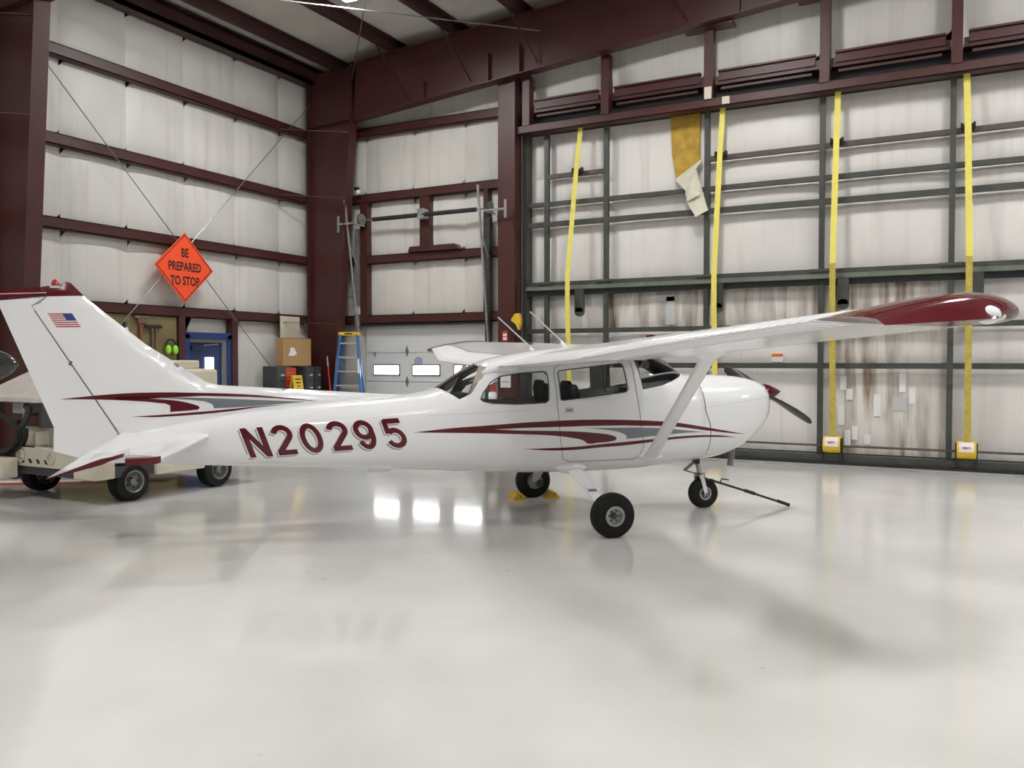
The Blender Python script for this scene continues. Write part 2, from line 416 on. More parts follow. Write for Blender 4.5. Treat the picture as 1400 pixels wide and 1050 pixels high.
# short channel lying on the girt
MB().prism([(-10.1, YE - .24, 3.88), (-10.05, YE - .24, 3.99), (-8.98, YE - .24, 3.99), (-8.86, YE - .24, 3.88)], (0, 0, 0), (0, .18, 0)).build('loose_channel', 'red', we)
# jamb column of the big door: flange, web, flange
jc = MB().span((-7.86, 14.16, 0), (-7.50, 14.19, 7.0)).span((-7.70, 14.19, 0), (-7.66, 14.42, 7.0)).span((-7.86, 14.42, 0), (-7.50, 14.45, 7.0))
jc.span((-7.505, 14.2, 0), (-7.50, 14.40, 7.0)); jc.build('jamb_column', 'red', we)
MB().span((-7.49, 14.45, 0), (-7.40, 14.75, 6.0)).build('jamb_angle', 'green', we)
# header above the folding door with posts, upper girt and a dark sheet painting the gap's shade
MB().span((-7.50, 14.24, 5.93), (8.2, 14.30, 6.05)).span((-7.50, 14.24, 6.04), (8.2, 14.5, 6.06)).span((-7.50, 14.24, 5.93), (8.2, 14.5, 5.945)).build('header_and_gap_shade', 'red', we)
MB().span((-7.50, 14.53, 6.05), (8.2, 14.57, 6.34)).build('gap_shade', 'darkslot', we)  # dark sheet in place of the shade between girt and header
MB().span((-7.50, 14.50, 6.05), (8.2, 14.53, 6.13)).build('gap_flange', 'green', we)
px = [-7.30, -5.72, -3.86, -2.01, -.16, 1.70, 3.55, 5.4, 7.2]
for i, x in enumerate(px):
    MB().span((x - .075, 14.22, 6.05), (x + .075, 14.40, raf_bot(x) + .03)).build('header_post', 'red', we)
    if i + 1 < len(px):
        xn = px[i + 1]
        MB().span((x + .15, 14.30, 6.36), (xn - .15, 14.33, 6.52)).span((x + .15, 14.26, 6.50), (xn - .15, 14.36, 6.53)).span((x + .09, 14.33, 6.30), (xn - .09, 14.60, 6.44)).build('upper_girt', 'red', we)
        MB().span((x + .2, 14.28, 6.20), (xn - .2, 14.36, 6.24)).build('gap_lip', 'red_dark', we)
        pillow((x, YE, 6.52), (xn, YE, 6.52), (xn, YE, 8.1), (x, YE, 8.1), (0, -.05, 0)).build('insulation_panel', 'door_insul', we, smooth=60)
for x in (-3.86, -2.01):
    MB().span((x - .42, 14.1, raf_bot(x) - .02), (x + .42, 14.4, raf_bot(x) + .02)).build('cap_plate', 'red', we)
for (x, z, s) in ((-3.86, 6.15, .10), (-3.56, 5.99, .06)):
    MB().span((x - .06, 14.20, z - s), (x + .06, 14.235, z + s)).build('tag_plate', 'cream', we)
# outer shell behind the camera
wr = MB().span((XR, YF, 0), (XR + .1, YE, 8.2)).build('wall_right', 'insul', kind='structure')
wf = MB().span((XW, YF - .1, 0), (XR, YF, 9.2)).build('wall_front', 'insul', kind='structure')
for z in GIRTS[1:]:
    MB().span((XR - .15, YF, z - .09), (XR, YE, z + .09)).build('girt', 'red', wr)
    MB().span((XW, YF, z - .09), (XR, YF + .15, z + .09)).build('girt', 'red', wf)

# ---------------------------------------------------------------- big strap-lift folding door
door = MB().span((-7.40, 14.70, .02), (8.15, 14.74, 6.0)).build('door_1', 'green', kind='structure',
      label='wide folding hangar door of grey-green tubes over dirty white insulation', cat='door')
vx = [-7.40, -7.0, -5.80, -3.95, -2.07, -.20, 1.66, 3.52, 5.38, 7.24, 8.15]
hz = [.16, 1.58, 2.22, 3.0, 4.23, 4.61, 5.12, 5.95]
for i in range(len(vx) - 1):
    for j in range(len(hz) - 1):
        if i == 2 and j >= 4: 
            if j > 4: continue
            top = hz[7]
        else: top = hz[j + 1]
        st = 'door_stain' if (i == 4 and j < 3) or (i in (2, 3) and j == 2) else 'door_insul'
        pillow((vx[i], 14.69, hz[j]), (vx[i + 1], 14.69, hz[j]), (vx[i + 1], 14.69, top), (vx[i], 14.69, top), (0, -.035 - .015 * random.random(), 0), 8).build('insulation_panel', st, door, smooth=60)
for i, x in enumerate(vx[1:-1]):
    MB().span((x - .042, 14.49, .06), (x + .042, 14.57, 2.92)).build('door_stile', 'green', door)
    MB().span((x - .042, 14.49, 3.1), (x + .042, 14.57, 5.98)).build('door_stile', 'green', door)
for z, m_, h in ((1.58, 'green', .045), (2.22, 'green', .042), (4.23, 'green', .047), (4.61, 'green', .04)):
    MB().span((-7.4, 14.50, z - h), (8.15, 14.58, z + h)).build('door_rail', m_, door)
for a, b in ((-7.0, -5.8), (-3.95, 8.15)):
    MB().span((a, 14.50, 5.08), (b, 14.58, 5.16)).build('door_rail', 'brown', door)
MB().span((-7.4, 14.46, 3.06), (8.15, 14.60, 3.14)).build('hinge_rail', 'green', door)
MB().span((-7.4, 14.42, 2.985), (8.15, 14.46, 3.06)).build('hinge_angle', 'green_lt', door)
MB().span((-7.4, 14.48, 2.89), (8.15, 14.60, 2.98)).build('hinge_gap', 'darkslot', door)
for x in vx[1:-1]:
    MB().lathe([(-.14, .03), (.14, .03)], (x, 14.41, 3.11), (1, 0, 0), 10).span((x - .16, 14.41, 3.06), (x + .16, 14.43, 3.14)).build('hinge', 'green', door)
MB().span((-7.4, 14.40, .04), (8.15, 14.62, .15)).build('bottom_rail', 'green', door)
MB().span((-7.4, 14.36, .0), (8.15, 14.60, .045)).build('bottom_seal', 'black', door)
MB().tube([(-7.4, 14.40, .30), (8.1, 14.40, .30)], .018, 8).build('drive_shaft', 'brown', door)
for x in (-6.28, -3.72, -1.72, .15):
    MB().span((x - .085, 14.38, 2.56), (x + .085, 14.46, 2.98)).lathe([(0, .085), (.08, .085)], (x, 14.38, 2.56), (0, 1, 0), 14).build('strap_guide', 'green', door, smooth=40)
# torn insulation on the upper leaf: bare fibre and the hanging facing
MB().prism([(-4.63, 14.61, 5.95), (-4.10, 14.61, 5.95), (-4.11, 14.61, 5.13), (-4.52, 14.61, 4.83), (-4.60, 14.61, 5.3)], (0, .05, 0), (0, 0, 0)).build('bare_fibreglass', 'fibre', door)
fl = [(-4.54, 14.58, 4.84), (-4.07, 14.58, 5.15), (-4.05, 14.54, 5.12), (-4.13, 14.44, 4.95), (-3.98, 14.42, 4.45), (-3.90, 14.38, 4.22), (-4.10, 14.36, 4.12), (-4.28, 14.40, 4.42), (-4.30, 14.42, 4.60)]
MB().prism(fl, (0, 0, 0), (.01, .02, .006)).build('torn_facing', 'facing', door)
MB().prism([(-4.13, 14.45, 4.95), (-4.22, 14.38, 4.66), (-4.30, 14.42, 4.55), (-4.24, 14.36, 4.40), (-4.02, 14.36, 4.50)], (0, -.015, 0), (0, 0, 0)).build('torn_facing', 'facing', door)
# taped repair patches low on the stained panel, and a small notice
random.seed(3)
for (x, z, w_, h_) in ((-1.73, 1.3, .09, .22), (-1.64, 1.12, .1, .18), (-1.76, .78, .1, .32), (-1.66, .42, .1, .25), (-1.55, .5, .09, .22), (-1.36, .4, .1, .15), (-1.22, .95, .11, .35), (-.86, 1.32, .09, .3), (-.72, 1.12, .09, .25), (-.9, .98, .2, .2), (-4.72, 2.78, .34, .12), (-4.62, 2.55, .16, .5)):
    MB().span((x - w_ / 2, 14.640, z - h_ / 2), (x + w_ / 2, 14.650, z + h_ / 2)).build('repair_tape', 'paper' if w_ < .15 else 'ltgrey', door)
MB().span((-2.86, 14.62, 1.64), (-2.68, 14.645, 1.78)).build('notice', 'paper', door)
MB().span((-2.86, 14.615, 1.73), (-2.68, 14.619, 1.78)).build('notice_header', 'orangelab', door)

# yellow lift straps, one over each stile bay
def strap(x, dx, label, old):
    t = thing('lift_strap', (x, 14.4, .18), label, 'strap', group='yellow lift straps of the folding door')
    loc = lambda p: (p[0] - x, p[1] - 14.4, p[2] - .18)
    path = [(x + dx, 14.42, 5.95), (x + dx * .6, 14.36, 5.1), (x, 14.22, 3.2), (x, 14.22, 2.6), (x + .01, 14.36, .38)]
    for k, (a, b) in enumerate(((0, 3), (2, 5))):
        P = path[a:b]; m = MB()
        rows = [[loc((p[0] - .045, p[1], p[2])) for p in P], [loc((p[0] + .045, p[1], p[2])) for p in P]]
        back = [[(q[0], q[1] + .008, q[2]) for q in r] for r in rows]
        m.grid(rows).grid(back); m.build('webbing', 'strap' if k == 0 or not old else 'strap_old', t)
    MB().lathe([(-.1, .055), (-.07, .055), (-.07, .035), (.07, .035), (.07, .055), (.1, .055)], loc((x + dx * .6, 14.44, 5.16)), (1, 0, 0), 12).build('guide_roller', 'black', t, smooth=40)
    d = MB().lathe([(-.13, .13), (-.12, .135), (.12, .135), (.13, .13)], loc((x, 14.40, .32)), (1, 0, 0), 20).build('winding_drum', 'yellow', t, smooth=40)
    lab = MB()
    lab.grid([[loc((x + s * .10, 14.40 - .1365 * math.cos(a * D2R), .32 + .1365 * math.sin(a * D2R))) for s in (-1, 1)] for a in (-8, 8, 22, 36, 50, 62)])
    lab.build('drum_label', 'paper', d)
    MB().box(loc((x, 14.266, .37)), (.11, .004, .012)).box(loc((x - .02, 14.266, .35)), (.06, .004, .008)).build('drum_print', 'redp', d)
    for s in (-.14, .14): MB().span(loc((x + s - .01, 14.33, .06)), loc((x + s + .01, 14.52, .42))).build('drum_bracket', 'darkslot', t)
strap(-6.44, .17, 'yellow lift strap nearest the red jamb column, left end of the folding door', False)
strap(-3.74, .08, 'yellow lift strap hanging just right of the torn yellow insulation', False)
strap(-1.86, .03, 'yellow lift strap left of the brown-stained door panel, second from the right', True)
strap(.04, -.07, 'rightmost yellow lift strap, passing behind the maroon wing tip', True)

# ---------------------------------------------------------------- overhead sectional door
od = MB().span((-11.38, YE + .06, 0), (-8.27, YE + .1, 2.44)).build('door_2', 'ohd', kind='structure', label='white overhead sectional door with a row of small lites', cat='door')
for k in range(4):
    MB().span((-11.36, YE + .01, k * .61 + .004), (-8.29, YE + .06, k * .61 + .604)).build('door_section', 'ohd', od, bevel=.006)
for k, x in enumerate((-10.815, -9.81, -8.80)):
    MB().span((x - .345, YE - .004, 1.345), (x + .345, YE + .01, 1.585)).build('lite_frame', 'rubberseal', od, bevel=.003)
    MB().span((x - .315, YE - .010, 1.372), (x + .315, YE - .004, 1.558)).build('lite', 'hazy', od)
MB().prism([(-10.10, YE - .002, 1.59), (-9.90, YE - .002, 1.59), (-9.90, YE - .002, 1.69), (-9.96, YE - .002, 1.74), (-10.04, YE - .002, 1.74), (-10.10, YE - .002, 1.69)], (0, 0, 0), (0, .01, 0)).build('sticker', 'sticker', od)
for (x, z) in ((-10.29, 1.86), (-10.29, 1.22)):
    MB().prism([(x - .045, YE - .002, z), (x, YE - .002, z + .12), (x + .045, YE - .002, z), (x, YE - .002, z - .12)], (0, 0, 0), (0, .01, 0)).build('hinge_plate', 'greyframe', od)
MB().box((-11.12, YE - .01, 1.83), (.07, .02, .02)).box((-11.11, YE - .01, 1.79), (.015, .02, .09)).build('latch', 'greyframe', od)
# tracks, torsion springs and shaft of the overhead door
for (xt, xb_) in ((-11.40, -11.35), (-8.20, -8.21)):
    MB().tube([(xb_, 14.46, .02), (xb_, 14.46, 1.6), (xt, 13.98, 5.0)], .024, 8).build('door_track', 'galv', od, smooth=40)
    MB().tube([(xt, 14.12, 4.1), (xt, 14.5, 3.5)], .018, 6).build('track_brace', 'galv', od)
MB().span((-11.47, 14.38, 2.4), (-11.38, 14.46, 4.45)).build('jamb_cover', 'galv', od)
MB().span((-8.27, 14.38, .0), (-8.17, 14.50, 4.45)).build('jamb_cover', 'green', od)
MB().tube([(-11.3, 14.30, 4.60), (-8.1, 14.30, 4.60)], .016, 8).build('spring_shaft', 'steel', od)
for a, b in ((-10.92, -9.76), (-9.66, -8.42)):
    prof = []
    for k in range(61): prof.append((a + (b - a) * k / 60, .042 + .006 * (k % 2)))
    MB().lathe(prof, (0, 14.30, 4.60), (1, 0, 0), 10).build('torsion_spring', 'black', od)
MB().span((-9.78, 14.26, 4.52), (-9.62, 14.45, 4.72)).build('centre_bracket', 'galv', od)
for x in (-11.22, -8.12):
    MB().lathe([(-.03, .02), (-.03, .12), (-.02, .09), (.02, .09), (.03, .12), (.03, .02)], (x, 14.30, 4.62), (1, 0, 0), 16).build('cable_drum', 'steel', od, smooth=40)
for x0, x1 in ((-11.56, -11.22), (-8.06, -7.60)):
    xe = x0 if x0 < -10 else x1
    MB().bar((x0, 13.98, 4.50), (x1, 13.98, 4.50), .035, .035).span((xe - .02, 13.96, 4.33), (xe + .02, 14.0, 4.67)).bar((x1 if xe == x0 else x0, 13.98, 4.50), (x1 if xe == x0 else x0, 14.4, 4.5), .03, .03).build('track_hanger', 'galv', od)

# ---------------------------------------------------------------- blue man door in the left wall
bd = MB().span((-12.54, 10.86, .02), (-12.50, 11.74, 2.04)).build('door_3', 'bluedoor', kind='structure', label='blue steel man door with a small daylit lite in the left wall', cat='door')
fr = MB().span((-12.55, 10.76, 0), (-12.43, 10.86, 2.14)).span((-12.55, 11.76, 0), (-12.43, 11.86, 2.14)).span((-12.55, 10.76, 2.06), (-12.43, 11.86, 2.18))
fr.build('frame', 'bluetrim', bd)
MB().span((-12.52, 11.66, 0), (-12.46, 11.76, 2.06)).span((-12.52, 10.86, 2.0), (-12.46, 11.66, 2.06)).build('inner_frame', 'greyframe', bd)
MB().span((-12.502, 11.27, 1.25), (-12.485, 11.46, 1.72)).build('lite', 'hazy', bd)
MB().span((-12.50, 10.92, 1.86), (-12.44, 11.2, 1.93)).build('closer', 'navy', bd)
MB().bar((-12.46, 11.2, 1.94), (-12.46, 11.55, 1.97), .02, .02).build('closer_arm', 'steel', bd)
MB().lathe([(0, .03), (.05, .03)], (-12.5, 11.58, 1.0), (1, 0, 0), 12).build('knob', 'steel', bd)

# ---------------------------------------------------------------- high bay lamps
def lamp():
    t = thing('high_bay_lamp', (0, 0, 0), '', 'lamp', group='high bay lamps hung under the roof')
    MB().prism([(-.22, -.62, 0), (.22, -.62, 0), (.12, -.62, .11), (-.12, -.62, .11)], (0, 0, 0), (0, 1.24, 0)).build('housing', 'housing', t)
    MB().span((-.2, -.6, -.012), (.2, .6, -.002)).build('diffuser', 'lamp', t)
    for s in (-.5, .5): MB().tube([(0, s, .1), (0, s, .42)], .006, 5).build('hanger_wire', 'steel', t)
    return t
lp = lamp()
LAMPS = [(-8.95, 10.7, 'just above the overhead door, nearest the corner'), (-3.4, 10.7, 'over the torn insulation of the folding door'), (2.0, 10.7, 'over the right part of the folding door'),
         (7.6, 10.7, 'in the far right corner'), (-8.95, 2.4, 'over the ground power truck'), (2.7, 4.0, 'over the maroon wing tip'), (.1, 1.6, 'over the open floor beside the near wing'),
         (7.6, 2.6, 'in the middle of the right wall'), (-8.95, -5.6, 'in the rear row at the left wall'), (-3.4, -5.6, 'in the rear row, second from the left wall'),
         (2.0, -5.6, 'in the rear row, third from the left wall'), (7.6, -5.6, 'in the rear row at the right wall')]
for k, (x, y, where) in enumerate(LAMPS):
    o = lp if k == 0 else copy_tree(lp)
    o.location = (x, y, raf_top(x) - .30); o['label'] = 'white high bay ceiling lamp ' + where
# ---------------------------------------------------------------- the airplane
# x, z_top, z_bottom, half_width, z_widest, n_top, n_bottom
FST=[
(2.350,1.335,1.06,.15,1.20,2.2,2.2),
(2.342,1.370,1.00,.215,1.19,2.2,2.2),
(2.315,1.398,.945,.28,1.17,2.2,2.3),
(2.24,1.432,.865,.345,1.15,2.25,2.4),
(2.12,1.462,.78,.395,1.12,2.3,2.5),
(1.99,1.484,.69,.435,1.09,2.3,2.7),
(1.70,1.502,.59,.465,1.06,2.2,2.8),
(1.40,1.510,.555,.487,1.05,2.15,2.9),
(1.29,1.522,.542,.495,1.05,2.1,3.0),
(1.20,1.585,.533,.50,1.05,2.05,3.0),
(1.10,1.665,.525,.505,1.05,2.1,3.1),
(1.00,1.715,.518,.51,1.05,2.2,3.2),
(.85,1.765,.508,.517,1.05,2.5,3.3),
(.70,1.800,.500,.522,1.05,2.9,3.4),
(.20,1.810,.485,.53,1.05,3.1,3.4),
(-.40,1.765,.490,.53,1.05,3.1,3.3),
(-.75,1.705,.502,.52,1.05,3.0,3.2),
(-.95,1.655,.512,.507,1.05,2.9,3.1),
(-1.15,1.555,.522,.485,1.05,2.7,3.0),
(-1.35,1.425,.533,.458,1.04,2.6,2.9),
(-1.50,1.352,.541,.438,1.03,2.5,2.8),
(-1.75,1.315,.556,.408,1.02,2.4,2.7),
(-2.50,1.245,.600,.322,.97,2.4,2.6),
(-3.16,1.180,.635,.240,.94,2.4,2.6),
(-3.73,1.095,.662,.165,.90,2.4,2.6),
(-4.16,1.020,.685,.105,.87,2.4,2.6),
(-4.38,.985,.71,.07,.86,2.3,2.4),
(-4.46,.95,.76,.035,.86,2.2,2.2),
]
def _pchip(xs,ys):
    n=len(xs);h=[xs[i+1]-xs[i] for i in range(n-1)];d=[(ys[i+1]-ys[i])/h[i] for i in range(n-1)]
    m=[0]*n;m[0]=d[0];m[-1]=d[-1]
    for i in range(1,n-1):
        if d[i-1]*d[i]<=0: m[i]=0
        else:
            a=2*h[i]+h[i-1];b=h[i]+2*h[i-1];m[i]=(a+b)/(a/d[i-1]+b/d[i])
    def f(x):
        x=min(max(x,xs[0]),xs[-1]);i=0
        while i<n-2 and x>xs[i+1]: i+=1
        t=(x-xs[i])/h[i]
        return ((1+2*t)*(1-t)**2*ys[i]+t*(1-t)**2*h[i]*m[i]+t*t*(3-2*t)*ys[i+1]+t*t*(t-1)*h[i]*m[i+1])
    return f
_R=FST[::-1]
FF=[_pchip([r[0] for r in _R],[r[k] for r in _R]) for k in range(1,7)]
def fus_y(x,z):
    zt,zb,w,zw,nt,nb=[f(x) for f in FF]
    if z>=zw: q=(z-zw)/(zt-zw);n=nt
    else: q=(zw-z)/(zw-zb);n=nb
    if q>=1: return 0.
    return w*(1-q**n)**(1/n)
HD = 44.4 * D2R
plane = thing('airplane', (-3.766, 8.303, 0), 'white high-wing light airplane with maroon stripes and registration N20295', 'airplane', HD)

def hull(pts):
    pts = sorted(set(pts))
    def half(ps):
        h = []
        for p in ps:
            while len(h) > 1 and (h[-1][0] - h[-2][0]) * (p[1] - h[-2][1]) - (h[-1][1] - h[-2][1]) * (p[0] - h[-2][0]) <= 0: h.pop()
            h.append(p)
        return h[:-1]
    return half(pts) + half(pts[::-1])

def loft_fuselage():
    xs = []
    x = -4.46
    st = sorted(r[0] for r in FST)
    for a, b in zip(st, st[1:]):
        n = max(1, int((b - a) / .055))
        xs += [a + (b - a) * k / n for k in range(n)]
    xs.append(st[-1]); NA = 64; P = []
    for x in xs:
        zt, zb_, w_, zw, nt, nb = [f(x) for f in FF]
        row = []
        for j in range(NA):
            a = 2 * math.pi * j / NA; c, s = math.cos(a), math.sin(a)
            n = nt if s >= 0 else nb; h = (zt - zw) if s >= 0 else (zw - zb_)
            yy = w_ * math.copysign(abs(c) ** (2 / n), c); zz = zw + h * math.copysign(abs(s) ** (2 / n), s)
            row.append((x, yy, zz))
        P.append(row)
    bm = bmesh.new(); V = [[bm.verts.new(p) for p in row] for row in P]
    for i in range(len(xs) - 1):
        for j in range(NA):
            bm.faces.new((V[i][j], V[i][(j + 1) % NA], V[i + 1][(j + 1) % NA], V[i + 1][j]))
    bm.faces.new(V[0]); bm.faces.new(V[-1][::-1])
    bmesh.ops.recalc_face_normals(bm, faces=bm.faces)
    return bm

W1 = [(-1.07, 1.277), (-1.044, 1.339), (-.959, 1.446), (-.862, 1.5), (-.67, 1.53), (-.427, 1.548), (-.393, 1.539), (-.381, 1.514), (-.377, 1.396), (-.381, 1.259), (-.411, 1.237), (-.687, 1.224), (-.94, 1.234), (-1.048, 1.254)]
W2 = [(-.271, 1.529), (-.257, 1.551), (-.225, 1.559), (.423, 1.628), (.442, 1.623), (.452, 1.603), (.482, 1.373), (.481, 1.352), (.46, 1.337), (-.22, 1.257), (-.242, 1.258), (-.253, 1.273)]
WSH = [(.655, 1.358), (.9, 1.398), (1.0, 1.432), (1.31, 1.535), (1.5, 1.9), (.72, 1.9), (.592, 1.68)]
RWN = [(-1.272, 1.276), (-1.156, 1.333), (-1.05, 1.49), (-1.03, 1.58), (-1.05, 1.75), (-1.6, 1.75), (-1.465, 1.405)]

def cut(bm, faces, poly):
    poly = hull(poly); ins = list(faces)
    for k in range(len(poly)):
        a, b = poly[k], poly[(k + 1) % len(poly)]
        nx, nz = (b[1] - a[1]), -(b[0] - a[0])           # outward of a ccw polygon
        L = math.hypot(nx, nz); nrm = Vector((nx / L, 0, nz / L)); co = Vector((a[0], 0, a[1]))
        vs = set(); es = set()
        for f in ins: vs.update(f.verts); es.update(f.edges)
        r = bmesh.ops.bisect_plane(bm, geom=list(vs) + list(es) + ins, plane_co=co, plane_no=nrm, dist=1e-6)
        cand = set(g for g in r['geom'] if isinstance(g, bmesh.types.BMFace)) | set(f for f in ins if f.is_valid)
        ins = [f for f in cand if f.is_valid and (f.calc_center_median() - co).dot(nrm) < 0]
    return ins

bm = loft_fuselage()
pieces = []
for nm, poly, zr in (('rear_side_window', W1, None), ('door_window', W2, None), ('windshield', WSH, None), ('rear_window', RWN, None)):
    x0, x1 = min(p[0] for p in poly) - .15, max(p[0] for p in poly) + .15
    fs = [f for f in bm.faces if x0 < f.calc_center_median().x < x1 and f.calc_center_median().z > 1.1]
    pieces.append((nm, cut(bm, fs, poly)))
def extract(bm, faces):
    nb = bmesh.new(); mp = {}
    for f in faces:
        vs = []
        for v in f.verts:
            if v not in mp: mp[v] = nb.verts.new(v.co)
            vs.append(mp[v])
        try: nb.faces.new(vs)
        except ValueError: pass
    return nb
def from_bm(nb, name, m, parent, smooth=40):
    me = bpy.data.meshes.new(name); nb.to_mesh(me); nb.free()
    return finish(name, me, m, parent, smooth)
allglass = []
for nm, fs in pieces:
    allglass += fs
    if nm in ('rear_side_window', 'door_window'):
        for s in (-1, 1): from_bm(extract(bm, [f for f in fs if f.calc_center_median().y * s > 0]), nm, 'glass', plane)
    else: from_bm(extract(bm, fs), nm, 'glass', plane)
# split off the engine cowling at the firewall
rest = list(set(bm.faces) - set(allglass))
vs = set(); es = set()
for f in rest: vs.update(f.verts); es.update(f.edges)
bmesh.ops.bisect_plane(bm, geom=list(vs) + list(es) + rest, plane_co=(1.40, 0, 0), plane_no=(1, 0, 0), dist=1e-6)
gl = set(f for f in allglass if f.is_valid)
rest = [f for f in bm.faces if f not in gl]
fus = from_bm(extract(bm, [f for f in rest if f.calc_center_median().x < 1.40]), 'fuselage', 'white', plane)
cowl = from_bm(extract(bm, [f for f in rest if f.calc_center_median().x >= 1.40]), 'cowling', 'white', plane)
bm.free()
sm = fus.modifiers.new('skin', 'SOLIDIFY'); sm.thickness = .018; sm.offset = -1

# ---- decals that follow the skin
def flat_bm(poly, step=.05):
    b = bmesh.new(); f = b.faces.new([b.verts.new((x, 0, z)) for x, z in poly])
    bmesh.ops.triangulate(b, faces=[f])
    xs = [p[0] for p in poly]; zs = [p[1] for p in poly]
    for lo, hi, no in ((min(xs), max(xs), (1, 0, 0)), (min(zs), max(zs), (0, 0, 1))):
        k = math.ceil(lo / step) * step
        while k < hi:
            co = (k, 0, 0) if no[0] else (0, 0, k)
            bmesh.ops.bisect_plane(b, geom=list(b.verts) + list(b.edges) + list(b.faces), plane_co=co, plane_no=no, dist=1e-7); k += step
    return b
def curvy(poly, n=5):
    """rounds a traced outline with a spline, keeping its sharp tips"""
    N = len(poly); out = []
    def corner(i):
        a, b, c = poly[i - 1], poly[i], poly[(i + 1) % N]
        d1 = math.atan2(b[1] - a[1], b[0] - a[0]); d2 = math.atan2(c[1] - b[1], c[0] - b[0])
        return abs((d2 - d1 + math.pi) % (2 * math.pi) - math.pi) > 1.25
    cr = [corner(i) for i in range(N)]
    for i in range(N):
        p1, p2 = poly[i], poly[(i + 1) % N]
        p0 = poly[i - 1] if not cr[i] else (2 * p1[0] - p2[0], 2 * p1[1] - p2[1])
        p3 = poly[(i + 2) % N] if not cr[(i + 1) % N] else (2 * p2[0] - p1[0], 2 * p2[1] - p1[1])
        def tang(a, b, c):       # chord-length weighted tangent
            la = math.dist(a, b) + 1e-9; lb = math.dist(b, c) + 1e-9
            return [((b[k] - a[k]) / la * lb + (c[k] - b[k]) / lb * la) / (la + lb) for k in (0, 1)]
        L = math.dist(p1, p2); t1 = tang(p0, p1, p2); t2 = tang(p1, p2, p3)
        for k in range(n):
            t = k / n; h = (2 * t ** 3 - 3 * t * t + 1, t ** 3 - 2 * t * t + t, -2 * t ** 3 + 3 * t * t, t ** 3 - t * t)
            out.append(tuple(h[0] * p1[q] + h[1] * L * t1[q] + h[2] * p2[q] + h[3] * L * t2[q] for q in (0, 1)))
    return out
def skin(polys, name, m, parent, side, eps=.0025, yf=fus_y, step=.05, label=None):
    """paint film: polygons in side view laid on the skin of one side (side -1: the side with the passenger door)"""
    me = bpy.data.meshes.new(name); B = bmesh.new()
    for poly in polys:
        b = flat_bm(poly, step)
        for v in b.verts: v.co.y = side * (yf(v.co.x, v.co.z) + eps)
        tmp = bpy.data.meshes.new('t'); b.to_mesh(tmp); b.free(); B.from_mesh(tmp); bpy.data.meshes.remove(tmp)
    for f in B.faces:
        f.normal_update()
        if f.normal.y * side < 0: f.normal_flip()
    B.to_mesh(me); B.free()
    return finish(name, me, m, parent, 60, label=label)
def ribbon(pts, w_, closed=False):
    n = len(pts); out = []
    for i in range(n):
        a = pts[(i - 1) % n] if (closed or i > 0) else pts[i]; b = pts[(i + 1) % n] if (closed or i < n - 1) else pts[i]
        dx, dz = b[0] - a[0], b[1] - a[1]; L = math.hypot(dx, dz) or 1; nx, nz = -dz / L, dx / L
        k = 1.
        if 0 < i < n - 1 or closed:
            d1 = (pts[i][0] - a[0], pts[i][1] - a[1]); l1 = math.hypot(*d1) or 1
            k = 1 / max(.5, abs((d1[0] * dx + d1[1] * dz) / (l1 * L)))
        out.append(((pts[i][0] + nx * w_ / 2 * k, pts[i][1] + nz * w_ / 2 * k), (pts[i][0] - nx * w_ / 2 * k, pts[i][1] - nz * w_ / 2 * k)))
    rng = range(n) if closed else range(n - 1)
    return [[out[i][0], out[(i + 1) % n][0], out[(i + 1) % n][1], out[i][1]] for i in rng]

S1 = [(-1.734, .958), (-1.31, 1.0), (-1.005, 1.018), (-.688, 1.038), (-.296, 1.053), (.023, 1.058), (.491, 1.046), (.901, 1.021), (1.031, 1.008), (1.381, .952), (1.673, .9), (1.919, .857), (1.675, .881), (1.382, .918), (1.032, .965), (.634, .983), (.451, .99), (.143, .994), (-.127, .992), (-.613, .988), (-.941, .978)]
S2 = [(-1.734, .958), (-.941, .978), (-.688, .963), (-.295, .95), (-.06, .938), (.145, .918), (.25, .904), (.318, .886), (.349, .872), (.358, .857), (.345, .843), (.302, .832), (.147, .819), (.037, .816), (-.007, .845), (-.126, .875), (-.295, .9), (-.687, .927), (-1.158, .945)]
G1 = [(.021, .971), (.451, .967), (.861, .952), (1.101, .929), (1.383, .896), (1.143, .895), (.958, .884), (.822, .877), (.611, .859), (.468, .851), (.464, .881), (.414, .912), (.272, .944), (.146, .961)]
S3 = [(-.642, .776), (-.356, .778), (-.089, .784), (.148, .801), (.497, .823), (.784, .842), (1.104, .861), (1.386, .865), (1.604, .854), (1.807, .826), (1.607, .836), (1.388, .843), (1.106, .837), (.914, .824), (.772, .812), (.499, .787), (.15, .768), (-.087, .753), (-.354, .754)]
for s in (-1, 1):
    skin([curvy(S1), curvy(S2)], 'swoosh_stripe', 'maroon', fus, s); skin([curvy(G1)], 'swoosh_wedge', 'greyp', fus, s); skin([curvy(S3)], 'lower_stripe', 'maroon', fus, s)

